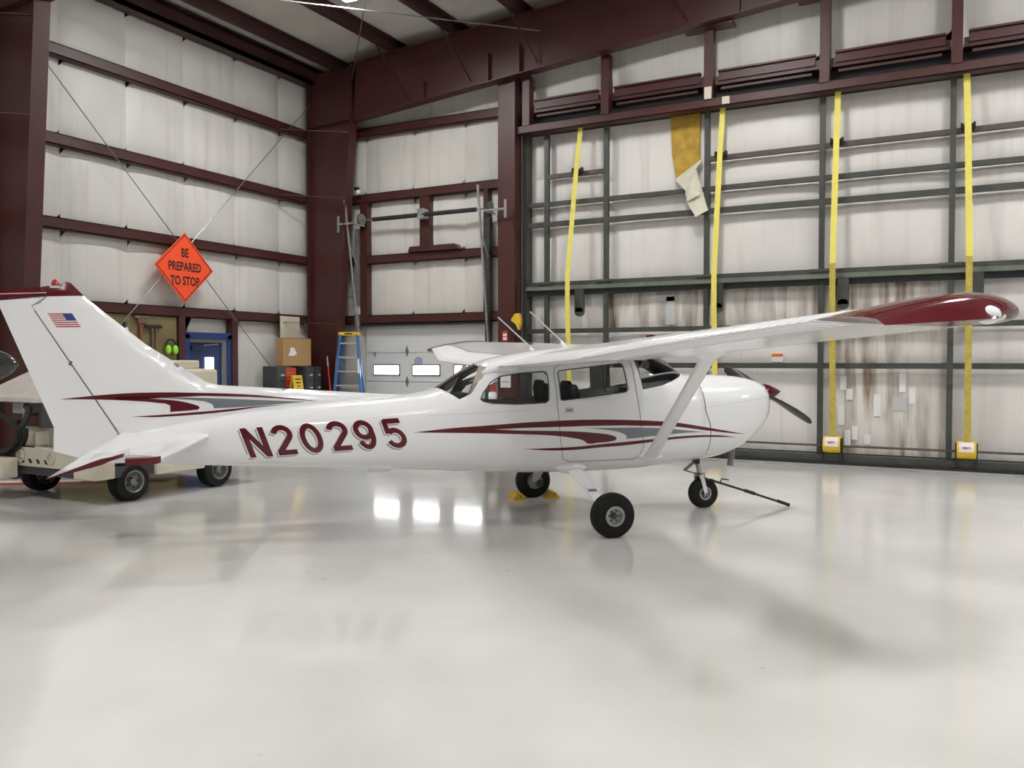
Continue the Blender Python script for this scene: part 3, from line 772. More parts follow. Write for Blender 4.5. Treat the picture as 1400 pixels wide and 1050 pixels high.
# registration: strokes in a unit cell mapped on the skin
def arc(cx, cz, rx, rz, a0, a1, n=14): return [(cx + rx * math.cos((a0 + (a1 - a0) * k / n) * D2R), cz + rz * math.sin((a0 + (a1 - a0) * k / n) * D2R)) for k in range(n + 1)]
T_ = .17
GLY = {
 'N': [[(.12, 0), (.12, 1)], [(.13, .97), (.87, .03)], [(.88, 0), (.88, 1)]],
 '2': [arc(.5, .70, .39, .215, 172, -38) + [(.13, .10)], [(.02, .085), (.98, .085)]],
 '0': [arc(.5, .5, .41, .415, 0, 360, 28)],
 '9': [arc(.5, .665, .39, .25, 0, 360, 24), arc(.5, .5, .39, .415, 12, -150, 16)],
 '5': [[(.98, .915), (.10, .915)], [(.13, .96), (.13, .50)], arc(.47, .345, .42, .26, 135, -160, 20)],
}
CELLS = [('N', (-3.238, .737), (-3.037, .747), (-3.34, 1.017), (-3.139, 1.029)), ('2', (-2.983, .753), (-2.8, .766), (-3.079, 1.039), (-2.897, 1.052)),
         ('0', (-2.726, .769), (-2.545, .779), (-2.826, 1.054), (-2.646, 1.064)), ('2', (-2.473, .786), (-2.29, .798), (-2.572, 1.071), (-2.389, 1.083)),
         ('9', (-2.223, .795), (-2.046, .805), (-2.326, 1.079), (-2.149, 1.09)), ('5', (-1.939, .804), (-1.764, .813), (-2.043, 1.092), (-1.869, 1.102))]
def glyph(ch, cell, off=(0, 0)):
    bl, br, tl, tr = cell; asp = .62; polys = []
    for st in GLY[ch]:
        closed = st[0] == st[-1] or (abs(st[0][0] - st[-1][0]) < 1e-6 and abs(st[0][1] - st[-1][1]) < 1e-6)
        P = [(u * asp, v) for u, v in (st[:-1] if closed else st)]
        for q in ribbon(P, T_, closed):
            o = []
            for (x, z) in q:
                u, v = x / asp, min(max(z, -.0), 1.)
                o.append((bl[0] * (1 - u) * (1 - v) + br[0] * u * (1 - v) + tl[0] * (1 - u) * v + tr[0] * u * v + off[0],
                          bl[1] * (1 - u) * (1 - v) + br[1] * u * (1 - v) + tl[1] * (1 - u) * v + tr[1] * u * v + off[1]))
            area = sum(o[i][0] * o[(i + 1) % 4][1] - o[(i + 1) % 4][0] * o[i][1] for i in range(4))
            if abs(area) > 1e-7: polys.append(o)
    return polys
xmid = (-3.34 - 1.764) / 2
for s in (-1, 1):
    cells = CELLS
    if s == 1:    # reads left to right from the other side too
        cells = [(c[0],) + tuple((2 * xmid - p[0] , p[1]) for p in (c[1], c[2], c[3], c[4])) for c in CELLS]
        zf = lambda p: (p[0], .737 + (1.102 - 1.017) * (p[0] + 3.34) / 1.57 + (p[1] - .737) - (1.102 - 1.017) * ((2 * xmid - p[0]) + 3.34) / 1.57)
        cells = [(c[0],) + tuple(zf(p) for p in c[1:]) for c in cells]
    for c in cells:
        skin(glyph(c[0], c[1:], (-.017, -.019)), 'letter_shadow', 'shadow', fus, s, .0015, step=.06)
        skin(glyph(c[0], c[1:], (-.007, -.008)), 'letter_outline', 'paper', fus, s, .0025, step=.06)
        skin(glyph(c[0], c[1:]), 'registration_letter', 'maroon', fus, s, .004, step=.06)
# seams
door_line = [(-.215, .66), (-.235, .76), (-.258, .87), (-.283, 1.165), (-.312, 1.495), (-.30, 1.575), (-.25, 1.613), (-.1, 1.632), (.40, 1.684), (.50, 1.688), (.548, 1.63), (.578, 1.34), (.634, .999), (.668, .768), (.64, .67), (.58, .632), (-.13, .628)]
cseam = [(1.40, 1.44), (1.40, 1.35), (1.40, 1.2), (1.40, 1.12), (1.43, 1.04), (1.455, .98), (1.47, .85), (1.47, .65), (1.45, .60)]
csplit = [(1.40, 1.154), (1.6, 1.182), (1.87, 1.214), (2.15, 1.245), (2.27, 1.26)]
for s in (-1, 1):
    skin(ribbon(door_line, .006, True), 'door_seam', 'seam', fus, s, .002)
    skin(ribbon(cseam, .010), 'cowl_seam', 'seam', cowl, s, .002)
    skin(ribbon(csplit, .004), 'cowl_split_line', 'ltgrey', cowl, s, .002)
    for poly in (W1, W2): skin(ribbon(poly, .010, True), 'window_gasket', 'gasket', fus, s, .003)
    skin(ribbon([(-1.6, 1.12), (-1.1, 1.14), (-.5, 1.17)], .004), 'skin_lap', 'ltgrey', fus, s, .001)
    hx, hz_ = -.165, 1.155
    MB().box((hx, s * (fus_y(hx, hz_) + .006), hz_), (.085, .014, .045)).build('door_handle', 'ltgrey', fus, bevel=.005)
    MB().box((hx, s * (fus_y(hx, hz_) + .014), hz_), (.06, .006, .008)).build('door_handle_slot', 'gasket', fus)

# ---- fin, rudder and tailplane
def slab(poly, hf, name, m, parent, plane_='xz', mid=lambda a, b: 0., step=.06, smooth=35):
    b = flat_bm(poly, step); b.verts.index_update(); b.edges.index_update(); b.faces.index_update()
    n = len(b.verts); mb = MB(); A = []; B = []
    for v in b.verts:
        h = hf(v.co.x, v.co.z); c = mid(v.co.x, v.co.z)
        if plane_ == 'xz': A.append((v.co.x, c - h, v.co.z)); B.append((v.co.x, c + h, v.co.z))
        else: A.append((v.co.x, v.co.z, c - h)); B.append((v.co.x, v.co.z, c + h))
    F = [tuple(v.index for v in f.verts) for f in b.faces]
    mb.add(A + B, F + [tuple(i + n for i in f[::-1]) for f in F] + [(e.verts[0].index, e.verts[1].index, e.verts[1].index + n, e.verts[0].index + n) for e in b.edges if len(e.link_faces) == 1])
    b.free(); return mb.build(name, m, parent, smooth, weld=True)
FINLE = [(-1.66, 1.30), (-2.49, 1.355), (-3.32, 1.40), (-3.52, 1.42), (-3.64, 1.447), (-3.76, 1.50), (-3.91, 1.605), (-4.17, 1.805), (-4.48, 2.063), (-4.69, 2.245), (-4.775, 2.335)]
def dist(p, line):
    d = 9.
    for a, b in zip(line, line[1:]):
        dx, dz = b[0] - a[0], b[1] - a[1]; t = max(0, min(1, ((p[0] - a[0]) * dx + (p[1] - a[1]) * dz) / (dx * dx + dz * dz)))
        d = min(d, math.hypot(p[0] - a[0] - t * dx, p[1] - a[1] - t * dz))
    return d
HINGE = [(-4.36, .90), (-4.403, .982), (-5.085, 2.098), (-5.16, 2.22)]
def hinge_x(z):
    for a, b in zip(HINGE, HINGE[1:]):
        if z <= b[1]: return a[0] + (b[0] - a[0]) * (z - a[1]) / (b[1] - a[1])
    return HINGE[-1][0]
def Tfin(z): return .056 - .020 * max(0, min(1, (z - 1.0) / 1.3))
def h_fin(x, z):
    d = dist((x, z), FINLE); r = min(d / .30, 1); return max(.002, Tfin(z) * math.sqrt(max(0, 1 - (1 - r) ** 2)))
def te_x(z): return -4.95 - max(0, z - 1.04) * .39
def h_rud(x, z):
    hx = hinge_x(z); t = max(0, min(1.15, (x - te_x(z)) / (hx - te_x(z)))); return .004 + (Tfin(z) - .004) * min(t, 1)
def h_side(x, z): return h_fin(x, z) if x > hinge_x(z) else h_rud(x, z)
finp = FINLE[:-1] + [(-4.984, 2.232), (-5.108, 2.142), (-5.078, 2.098), (-4.403, .982), (-4.36, .90), (-3.6, .95), (-1.9, 1.2)]
fin = slab(finp, h_fin, 'vertical_fin', 'white', plane)
slab([(-4.69, 2.245), (-4.775, 2.335), (-4.80, 2.36), (-4.839, 2.369), (-4.875, 2.352), (-4.93, 2.335), (-5.037, 2.317), (-4.984, 2.232)], lambda x, z: max(.006, h_fin(x, z) * (1 - .55 * max(0, (z - 2.30) / .07))), 'fin_cap', 'maroon', fin)
rud = slab([(-4.412, .982), (-5.092, 2.098), (-5.122, 2.142), (-4.992, 2.225), (-5.40, 2.187), (-5.373, 2.13), (-4.95, 1.04), (-4.958, .828), (-4.58, .715), (-4.47, .72), (-4.45, .93)], h_rud, 'rudder', 'white', plane)
slab([(-4.99, 2.236), (-5.045, 2.317), (-5.2, 2.305), (-5.45, 2.268), (-5.42, 2.19)], lambda x, z: .03 * (1 - .5 * (z - 2.19) / .12) * (1 if x > -5.3 else .6), 'rudder_cap', 'maroon', rud)
skin([[(-4.99, 2.262), (-5.43, 2.238), (-5.43, 2.246), (-4.99, 2.270)]], 'cap_line', 'ltgrey', rud, -1, .004, lambda x, z: .033)
for (x, z) in ((-4.80, 1.63), (-4.44, 1.035)):
    MB().box((x, -.046, z), (.018, .014, .04), Matrix.Rotation(.5, 3, 'Y')).build('rudder_hinge', 'gasket', rud)
b_ = MB().lathe([(0, .034), (.03, .034), (.055, .03), (.07, .018), (.075, .002)], (-4.925, 0, 2.315), (0, 0, 1), 16).build('beacon_light', 'redlens', fin, smooth=50)
MB().lathe([(0, .05), (.02, .05)], (-4.925, 0, 2.31), (0, 0, 1), 16).build('beacon_base', 'ltgrey', fin)
T1 = [(-4.901, 1.303), (-4.61, 1.333), (-4.347, 1.352), (-3.969, 1.358), (-3.729, 1.351), (-3.391, 1.338), (-3.162, 1.322), (-2.928, 1.297), (-2.691, 1.269), (-2.583, 1.252), (-2.81, 1.274), (-3.046, 1.292), (-3.278, 1.307), (-3.618, 1.319), (-3.95, 1.324), (-4.078, 1.324), (-4.463, 1.316), (-4.294, 1.309), (-4.078, 1.297), (-3.859, 1.271), (-3.80, 1.257), (-3.749, 1.241), (-3.712, 1.226), (-3.699, 1.212), (-3.708, 1.198), (-3.75, 1.190), (-3.827, 1.183), (-3.959, 1.175), (-3.937, 1.204), (-3.959, 1.234), (-4.078, 1.262), (-4.294, 1.283), (-4.59, 1.298)]
TG = [(-4.061, 1.308), (-3.729, 1.304), (-3.392, 1.288), (-3.046, 1.27), (-2.727, 1.252), (-3.046, 1.231), (-3.392, 1.209), (-3.574, 1.203), (-3.579, 1.227), (-3.618, 1.257), (-3.708, 1.276), (-3.895, 1.294)]
T3 = [(-4.295, 1.137), (-4.079, 1.146), (-3.827, 1.162), (-3.506, 1.185), (-3.279, 1.206), (-3.046, 1.222), (-2.953, 1.224), (-3.162, 1.207), (-3.393, 1.177), (-3.731, 1.146), (-3.952, 1.133), (-4.08, 1.128)]
def y_tail(x, z): return max(h_side(x, z), fus_y(x, z) if x < -1.6 else 0)
for s in (-1, 1):
    skin([curvy(T1)], 'tail_swoosh', 'maroon', fin, s, .004, y_tail, .04); skin([curvy(TG)], 'tail_wedge', 'greyp', fin, s, .004, y_tail, .04); skin([curvy(T3)], 'tail_stripe', 'maroon', fin, s, .004, y_tail, .04)
    F0, Fx, Fz = (-4.784, 2.083), (-.2, -.004), (.074, -.123)          # flag: upper fore corner, along, down
    q = lambda u, v: (F0[0] + Fx[0] * u + Fz[0] * v, F0[1] + Fx[1] * u + Fz[1] * v)
    rect = lambda u0, u1, v0, v1: [q(u0, v0), q(u1, v0), q(u1, v1), q(u0, v1)]
    fl_ = skin([rect(0, 1, 0, 1)], 'flag_decal', 'paper', fin, s, .003, h_fin, .1)
    skin([rect(0 if k > 3 else .4, 1, 2 * k / 13, (2 * k + 1) / 13) for k in range(7)], 'flag_stripe', 'flagred', fin, s, .004, h_fin, .1)
    skin([rect(0, .4, 0, 7 / 13)], 'flag_canton', 'flagblue', fin, s, .004, h_fin, .1)
skin(ribbon([(-4.40, .985), (-5.082, 2.10), (-5.11, 2.142), (-4.985, 2.232), (-5.04, 2.32)], .004), 'hinge_gap', 'seam', fin, -1, .003, h_fin)
# tailplane
def z_st(y): return .952 - .028 * abs(y)
for s in (-1, 1):
    sl = [(-3.62, -.22), (-3.65, -.36), (-3.87, -1.66)]
    def h_st(x, y, sl=sl): return max(.006, .042 * math.sqrt(max(0, 1 - (1 - min(dist((x, -abs(y)), sl) / .25, 1)) ** 2)))
    P = [(-3.60, -.10)] + sl + [(-4.105, -1.66), (-4.105, -1.50), (-4.37, -1.50), (-4.37, -.05)]
    st_ = slab([(x, y * -s) for x, y in P], h_st, 'stabilizer', 'white', plane, 'xy', lambda x, y: z_st(y))
    slab([(x, y * -s) for x, y in [(-3.87, -1.66), (-3.885, -1.70), (-3.91, -1.735), (-3.96, -1.76), (-4.105, -1.775), (-4.105, -1.69), (-3.98, -1.68)]], lambda x, y: .026, 'stabilizer_tip', 'maroon', st_, 'xy', lambda x, y: z_st(y), smooth=60)
    zel = lambda x, y: z_st(y) + .31 * (x + 4.38) - .016 * abs(y)
    P = [(-4.385, -.12), (-4.54, -.57), (-4.57, -1.35), (-4.625, -1.75), (-4.11, -1.75), (-4.11, -1.52), (-4.385, -1.52)]
    h_el = lambda x, y: max(.005, .024 * (1 - max(0, -4.3 - x) / .36)) * (1 if x < -4.2 else .6)
    el = slab([(x, y * -s) for x, y in P], h_el, 'elevator', 'white', plane, 'xy', zel)
    slab([(x, y * -s) for x, y in [(-4.625, -1.75), (-4.63, -1.768), (-4.55, -1.77), (-4.15, -1.78), (-4.115, -1.77), (-4.115, -1.75)]], lambda x, y: h_el(x, y) * .9, 'elevator_tip', 'maroon', el, 'xy', zel)

# ---- wing
def af(t, m=.02, p=.4, th=.12):
    yt = 5 * th * (.2969 * math.sqrt(t) - .126 * t - .3516 * t * t + .2843 * t ** 3 - .1036 * t ** 4)
    yc = m / p ** 2 * (2 * p * t - t * t) if t < p else m / (1 - p) ** 2 * ((1 - 2 * p) + 2 * p * t - t * t)
    return yc + yt, yc - yt
def wsec(y):
    y = abs(y); k = max(0, (y - 2.54) / 2.46)
    le = .73 - .11 * k; ch = 1.63 - .50 * k; ang = (5.5 - 3.6 * k) * D2R; zle = 1.741 + .0302 * y
    return le, ch, zle, ang
def wpt(y, t, v):
    le, ch, zle, a = wsec(y); return (le - t * ch * math.cos(a) - v * ch * math.sin(a) * -1 * 0, y, zle - t * ch * math.sin(a) + v * ch)
def loop(y, t0, t1, n=16):
    ts = [t0 + (t1 - t0) * (k / n) ** (2 if t0 == 0 else 1) for k in range(n + 1)]
    return [wpt(y, t, af(t)[0]) for t in ts[::-1]] + [wpt(y, t, af(t)[1]) for t in (ts[1:] if t0 == 0 else ts)]
def loft(rows):
    mb = MB(); n = len(rows[0]); mb.v = [p for r in rows for p in r]
    mb.f = [(i * n + j, i * n + (j + 1) % n, (i + 1) * n + (j + 1) % n, (i + 1) * n + j) for i in range(len(rows) - 1) for j in range(n)]
    mb.f += [tuple(range(n)), tuple(range((len(rows) - 1) * n, len(rows) * n))]
    return mb
HT = .73
for s in (-1, 1):
    Y = [0, .3, .56] ; wing = loft([loop(s * y, 0, 1.0) for y in Y])
    w2 = loft([loop(s * y, 0, HT) for y in (.56, 1.2, 1.9, 2.54, 3.2, 3.8, 4.4, 4.97)])
    wing.add(w2.v, w2.f)
    wing = wing.build('wing', 'white', plane, smooth=35)
    for nm, y0, y1 in (('flap', .585, 2.66), ('aileron', 2.675, 4.955)):
        N_ = int((y1 - y0) / .0125); rows = []
        for k in range(N_ + 1):
            y = y0 + (y1 - y0) * k / N_; bead = .006 * (1 if (k % 6) in (0, 1, 2) else 0) * (0 if k < 3 or k > N_ - 3 else 1)
            r = []
            ts = [HT + .006, HT + .05, HT + .09, HT + .16, .97, 1.0]
            for t in ts[::-1]: r.append(wpt(s * y, t, af(t)[0] + (bead if HT + .02 < t < .99 else 0)))
            for t in ts: r.append(wpt(s * y, t, af(t)[1] - (bead if HT + .02 < t < .99 else 0) - (.002 if t == 1 else 0)))
            rows.append(r)
        loft(rows).build(nm, 'white', wing, smooth=25)
    # drooped tip
    rows = []
    for k in range(11):
        t = k / 10; y = s * (4.972 + .47 * t); le0, ch0, zle, a = wsec(s * 4.972)
        le = .62 - .50 * t ** 2.1; te = -.515 + .02 * t; r = []; ts = [(j / 18) ** 2 for j in range(19)]
        kz = math.sqrt(max(0, 1 - t ** 3.2)) * (1 + .20 * math.sin(min(1, t * 2.2) * math.pi / 2))
        def pt(u, v):
            x = le + (te - le) * u; base = zle + .03 * .47 * t - u * ch0 * math.sin(a) - .012 * t
            return (x, y, base + (v + .04) * ch0 * kz - .04 * ch0)
        for u in ts[::-1]: r.append(pt(u, af(u)[0]))
        for u in ts[1:]: r.append(pt(u, af(u)[1] - .0005))
        rows.append(r)
    tip = loft(rows).build('wing_tip', 'maroon', wing, smooth=50)
    nx, ny = .125, s * 5.385
    MB().ellipsoid((nx, ny, 1.868), (.065, .05, .045)).build('nav_light_recess', 'white', tip, smooth=60)
    MB().ellipsoid((nx + .075, ny - s * .012, 1.862), (.035, .03, .022)).build('nav_light', 'clear', tip, smooth=60)
    MB().lathe([(-.005, .04), (.012, .04), (.016, .025)], (wpt(s * 1.75, .36, af(.36)[0])), (0, 0, 1), 16).build('fuel_cap', 'maroon', wing)
    for t_, ya, yb in ((.73, .57, 4.96),):
        sm_ = MB(); sm_.grid([[wpt(s * (ya + (yb - ya) * k / 30), t_ + d, af(t_)[0] + .0012) for k in range(31)] for d in (-.003, .005)]); sm_.build('hinge_gap', 'gasket', wing)
    # strut with fairings
    A, B = Vector((.755, s * .49, .655)), Vector((.285, s * 2.55, 1.715)); d = (B - A).normalized()
    fw = (Vector((1, 0, 0)) - d * d.x).normalized(); th = d.cross(fw); rows = []
    for f_, c_ in ((-.01, .10), (.0, .10), (.06, .072), (.93, .070), (.97, .085), (1.0, .15), (1.02, .17)):
        o_ = A.lerp(B, f_); rows.append([o_ + fw * c_ * math.cos(q * math.pi / 8) + th * .026 * math.sin(q * math.pi / 8) for q in range(16)])
    so = loft(rows).build('wing_strut', 'white', plane, smooth=50)
    MB().ellipsoid(A + Vector((0, 0, 0)), (.14, .042, .045)).build('strut_fairing', 'white', so, smooth=60)
# root fairings trailing into the cabin top
for s in (-1, 1):
    rows = []
    for x, z, r in ((-.70, 1.585, .10), (-.9, 1.575, .085), (-1.05, 1.535, .06), (-1.16, 1.49, .03), (-1.22, 1.46, .004)):
        yc = s * (fus_y(x, z - .02) - .015)
        rows.append([(x, yc + r * .75 * math.cos(q * math.pi / 8), z + r * .5 * math.sin(q * math.pi / 8)) for q in range(16)])
    loft(rows).build('root_fairing', 'white', plane, smooth=60)
# two whip antennas on the cabin roof
for (x, y, h) in ((-.33, .12, 0), (.03, .14, .0)):
    zt_ = wpt(y, (.73 - x) / 1.63, af((.73 - x) / 1.63)[0])[2]
    a_ = MB().lathe([(0, .035), (.05, .028), (.09, .008)], (x, y, zt_ - .012), (-.45, 0, .75), 12).build('antenna', 'white', plane, smooth=50)
    MB().tube([(x - .02, y, zt_ + .05), (x - .40, y, zt_ + .38)], [.009, .006], 6).build('antenna_rod', 'ltgrey', a_)

# ---- nose: spinner, propeller, inlets, exhaust
ax = Vector((1, 0, .07)).normalized(); sc_ = Vector((2.392, 0, 1.285))
sp = MB().lathe([(-.01, .105), (.04, .104), (.09, .090), (.14, .066), (.20, .033), (.245, .004)], sc_, ax, 28).build('spinner', 'maroon', plane, smooth=50)
MB().lathe([(-.03, .108), (-.008, .108)], sc_, ax, 28).build('spinner_backplate', 'steel', sp)
pc = sc_ + ax * .03
for ang in (108, 288):
    a = ang * D2R; d = Vector((0, -math.sin(a), math.cos(a))); d = (d - ax * d.dot(ax)).normalized(); sd = ax.cross(d); rows = []
    for r_, c_, tw, tk in ((.07, .035, 70, .030), (.14, .045, 60, .026), (.25, .062, 45, .02), (.45, .070, 32, .014), (.65, .066, 24, .010), (.80, .055, 19, .008), (.875, .038, 17, .006), (.90, .012, 16, .004)):
        tw *= D2R; e1 = sd * math.cos(tw) + ax * math.sin(tw); e2 = d.cross(e1)
        rows.append([pc + d * r_ + e1 * c_ * math.cos(q * math.pi / 6) + e2 * tk * math.sin(q * math.pi / 6) for q in range(12)])
    loft(rows).build('propeller_blade', 'propblk', plane, smooth=60)
for s in (-1, 1):
    MB().ellipsoid((2.325, s * .17, 1.225), (.02, .06, .045)).build('air_inlet', 'panelblk', cowl, smooth=60)
MB().lathe([(0, .035), (.26, .035), (.26, .028), (0, .028)], (1.92, -.16, .74), (-.12, 0, -1), 16, cap=False).build('exhaust_pipe', 'steel', cowl, smooth=40)
MB().ellipsoid((-2.0, 0, .565), (.13, .03, .045)).build('belly_antenna', 'white', plane, smooth=60)

# ---- landing gear
def wheel(c, R_, wd, name, rimr):
    n = [(-wd * .5, rimr), (-wd * .5, rimr + .02), (-wd * .52, R_ * .75), (-wd * .44, R_ * .92), (-wd * .25, R_ * .985), (0, R_), (wd * .25, R_ * .985), (wd * .44, R_ * .92), (wd * .52, R_ * .75), (wd * .5, rimr + .02), (wd * .5, rimr)]
    mb = MB().lathe(n, c, (0, 1, 0), 48, cap=False)
    mb.v = [(x, y, max(z, .004)) for x, y, z in mb.v]        # tyre flattened where it stands
    t = mb.build(name, 'tyre', plane, smooth=60)
    rm = MB()
    for s in (-1, 1):
        rm.lathe([(s * wd * .40, rimr + .004), (s * wd * .50, rimr + .002), (s * wd * .48, rimr * .80), (s * wd * .22, rimr * .66), (s * wd * .20, .004)], c, (0, 1, 0), 32, cap=False)
    rm.build('wheel_rim', 'rim', t, smooth=40)
    for s in (-1, 1): MB().lathe([(s * wd * .20, rimr * .36), (s * wd * .34, rimr * .32), (s * wd * .38, rimr * .15), (s * wd * .38, .002)], c, (0, 1, 0), 20).build('hub_cap', 'dkpl', t, smooth=40)
    for k in range(6):
        a = k * math.pi / 3
        MB().lathe([(-wd * .30, .009), (-wd * .20, .009)], (c[0] + rimr * .52 * math.cos(a), c[1], c[2] + rimr * .52 * math.sin(a)), (0, 1, 0), 6).build('wheel_bolt', 'gasket', t)
    return t
for s in (-1, 1):
    c = (.012, s * 1.225, .207); wheel(c, .213, .155, 'main_wheel', .095)
    MB().lathe([(0, .09), (.012, .09)], (c[0], c[1] - s * .115, c[2]), (0, s, 0), 28).build('brake_disc', 'steel', plane)
    MB().box((c[0] + .05, c[1] - s * .125, c[2] - .02), (.07, .05, .09)).build('brake_caliper', 'dkpl', plane, bevel=.006)
    rows = []
    for (x, y, z, cw, th_) in ((-.09, .36, .575, .095, .022), (-.085, .46, .545, .085, .020), (-.05, .75, .415, .07, .016), (-.01, 1.0, .28, .052, .015), (.01, 1.13, .212, .045, .014)):
        rows.append([(x + cw * math.cos(q * math.pi / 8), s * (y + .55 * th_ * math.sin(q * math.pi / 8)), z + th_ * math.sin(q * math.pi / 8)) for q in range(16)])
    lg = loft(rows).build('gear_leg', 'white', plane, smooth=50)
    MB().ellipsoid((-.10, s * .42, .56), (.17, .085, .06)).build('gear_leg_fairing', 'white', lg, smooth=60)
    n_ = Vector((0, s * .475, .88)); d_ = Vector((.13, s * .87, -.47)).normalized(); ctr = Vector((-.036, s * .83, .372)) + n_ * .0175
    MB().prism([ctr + Vector((a, 0, 0)) + d_ * b for a, b in ((-.05, -.03), (.05, -.03), (.05, .03), (-.05, .03))], (0, 0, 0), n_ * .003).build('gear_leg_placard', 'ltgrey', lg)
    MB().prism([ctr + n_ * .003 + Vector((a, 0, 0)) + d_ * b for a, b in ((-.042, -.008), (.042, -.008), (.042, .018), (-.042, .018))], (0, 0, 0), n_ * .001).build('placard_print', 'dkpl', lg)
    MB().lathe([(0, .02), (.1, .02)], (c[0], c[1] - s * .12, c[2]), (0, s, 0), 12).build('axle', 'steel', plane)
nw = (1.64, 0, .166)
wheel(nw, .172, .125, 'nose_wheel', .074)
MB().tube([(1.545, 0, .64), (1.60, 0, .36)], .026, 14).build('nose_oleo', 'rim', plane, smooth=50)
MB().tube([(1.53, 0, .66), (1.555, 0, .50)], .042, 14).build('nose_strut', 'dkpl', plane, smooth=50)
for s in (-1, 1):
    MB().bar((1.60, s * .045, .375), (1.585, s * .078, .345), .05, .03).bar((1.585, s * .080, .36), (1.64, s * .084, .155), .016, .045, (1, 0, 0)).build('nose_fork', 'white', plane, bevel=.004)
MB().bar((1.60, -.06, .375), (1.60, .06, .375), .06, .04).build('fork_crown', 'steel', plane)
MB().bar((1.53, 0, .52), (1.41, 0, .43), .05, .016).bar((1.41, 0, .43), (1.58, 0, .375), .05, .016).build('torque_link', 'steel', plane)
MB().lathe([(-.1, .014), (.1, .014)], nw, (0, 1, 0), 10).build('axle', 'steel', plane)

# ---- cabin
cab = MB().span((-1.0, -.34, .66), (.95, .34, .69)).build('cabin_floor', 'interior', plane)
for s in (-1, 1):
    y = s * .235; xo = .36 if s < 0 else .22
    st_ = MB().box((-.12 + xo, y, .86), (.46, .42, .13)).build('front_seat', 'seat', plane, bevel=.04)
    MB().box((-.38 + xo, y, 1.14), (.11, .40, .56), Matrix.Rotation(-.2, 3, 'Y')).build('seat_back', 'seat', st_, bevel=.05)
    MB().box((-.45 + xo, y, 1.40), (.07, .22, .10), Matrix.Rotation(-.2, 3, 'Y')).build('headrest', 'seat', st_, bevel=.03)
    MB().box((-.12 + xo, y, .72), (.36, .34, .14)).build('seat_base', 'panelblk', st_)
    MB().tube([(.84, y, 1.16), (.60, y, 1.17)], .013, 8).build('yoke_shaft', 'steel', plane)
    MB().tube([(.60, y - .12, 1.26), (.60, y - .11, 1.17), (.60, y + .11, 1.17), (.60, y + .12, 1.26)], .016, 8).build('yoke', 'panelblk', plane, smooth=50)
bs = MB().box((-.88, 0, .86), (.42, .78, .14)).build('rear_bench', 'seat', plane, bevel=.04)
MB().box((-1.10, 0, 1.10), (.10, .76, .46), Matrix.Rotation(-.18, 3, 'Y')).build('seat_back', 'seat', bs, bevel=.04)
ip = MB().span((.84, -.46, .95), (.96, .46, 1.36)).build('instrument_panel', 'panelblk', plane)
MB().add([(.78, -.40, 1.355), (.78, .40, 1.355), (1.02, .36, 1.385), (1.22, .12, 1.44), (1.22, -.12, 1.44), (1.02, -.36, 1.385), (.78, -.40, 1.30), (.78, .40, 1.30), (1.02, .36, 1.33), (1.22, .12, 1.39), (1.22, -.12, 1.39), (1.02, -.36, 1.33)], [(0, 1, 2, 3, 4, 5), (11, 10, 9, 8, 7, 6)] + [(i, (i + 1) % 6, 6 + (i + 1) % 6, 6 + i) for i in range(6)]).build('glare_shield', 'panelblk', plane)
for k in range(6):
    MB().lathe([(0, .04), (.01, .04)], (.838, -.36 + .11 * k + (.08 if k > 2 else 0), 1.24), (-1, 0, 0), 16).build('instrument_dial', 'ltgrey', ip)
MB().prism([(.60, -.44, 1.70), (.72, -.44, 1.70), (.74, -.44, 1.66), (.62, -.44, 1.66)], (0, 0, 0), (0, .88, 0)).build('windshield_header', 'interior', plane)
for s in (-1, 1):
    MB().box((.72, s * .22, 1.63), (.02, .28, .11), Matrix.Rotation(.5, 3, 'Y')).build('sun_visor', 'interior', plane, bevel=.008)
    MB().bar((.66, s * .43, 1.36), (.62, s * .37, 1.68), .04, .04, (1, 0, 0)).build('door_post', 'interior', plane)
MB().bar((-1.40, 0, 1.37), (-1.02, 0, 1.62), .045, .02).build('rear_window_post', 'interior', plane)
for s in (-1, 1): MB().bar((-1.16, s * .40, 1.27), (-1.02, s * .36, 1.60), .05, .07, (1, 0, 0)).build('rear_roll_post', 'interior', plane)
# ---------------------------------------------------------------- loose things around the airplane
# tow bar hooked on the nose fork (world coordinates from the airplane's frame)
def pw(x, y, z):
    return (-3.766 + x * math.cos(HD) - y * math.sin(HD), 8.303 + x * math.sin(HD) + y * math.cos(HD), z)
tb = thing('tow_bar', pw(1.62, -.03, .0), 'dark blue tow bar hooked to the nose wheel, its handle resting on the floor', 'tow bar', HD)
e = (.98, -.18, .02)
MB().tube([(.10, -.02, .31), (.55, -.10, .165), e], .013, 8).build('bar', 'navy', tb, smooth=50)
MB().tube([(.48, -.085, .19), (.60, -.11, .15)], .020, 8).build('sleeve', 'black', tb, smooth=50)
MB().tube([(.86, -.157, .065), (1.0, -.185, .015)], .019, 8).build('grip', 'black', tb, smooth=50)
for s in (-1, 1): MB().tube([(.10, -.02, .31), (.06, s * .10, .33), (-.02, s * .11, .335)], .011, 6).build('fork_arm', 'navy', tb)
MB().tube([(.20, -.03, .28), (.22, -.035, .325), (.30, -.05, .31)], .008, 6).build('spring_clip', 'black', tb)

# wheel chocks either side of the far main wheel
def chock(x, s, label):
    t = thing('wheel_chock', pw(x, 1.20, 0), label, 'chock', HD, 'yellow chocks at the far main wheel')
    MB().prism([(-.085, -.14, 0), (.085, -.14, 0), (.03, -.14, .075), (-.03, -.14, .075)], (0, 0, 0), (0, .28, 0)).build('wedge', 'yellow', t, bevel=.006)
    MB().tube([(0, -.14, .05), (0, -.17, .05), (0, -.17, .03)], .006, 5).build('rope_eye', 'woodb', t)
chock(-.20, -1, 'yellow wheel chock behind the far main wheel, on its tail side')
chock(.225, 1, 'yellow wheel chock ahead of the far main wheel, on its nose side')

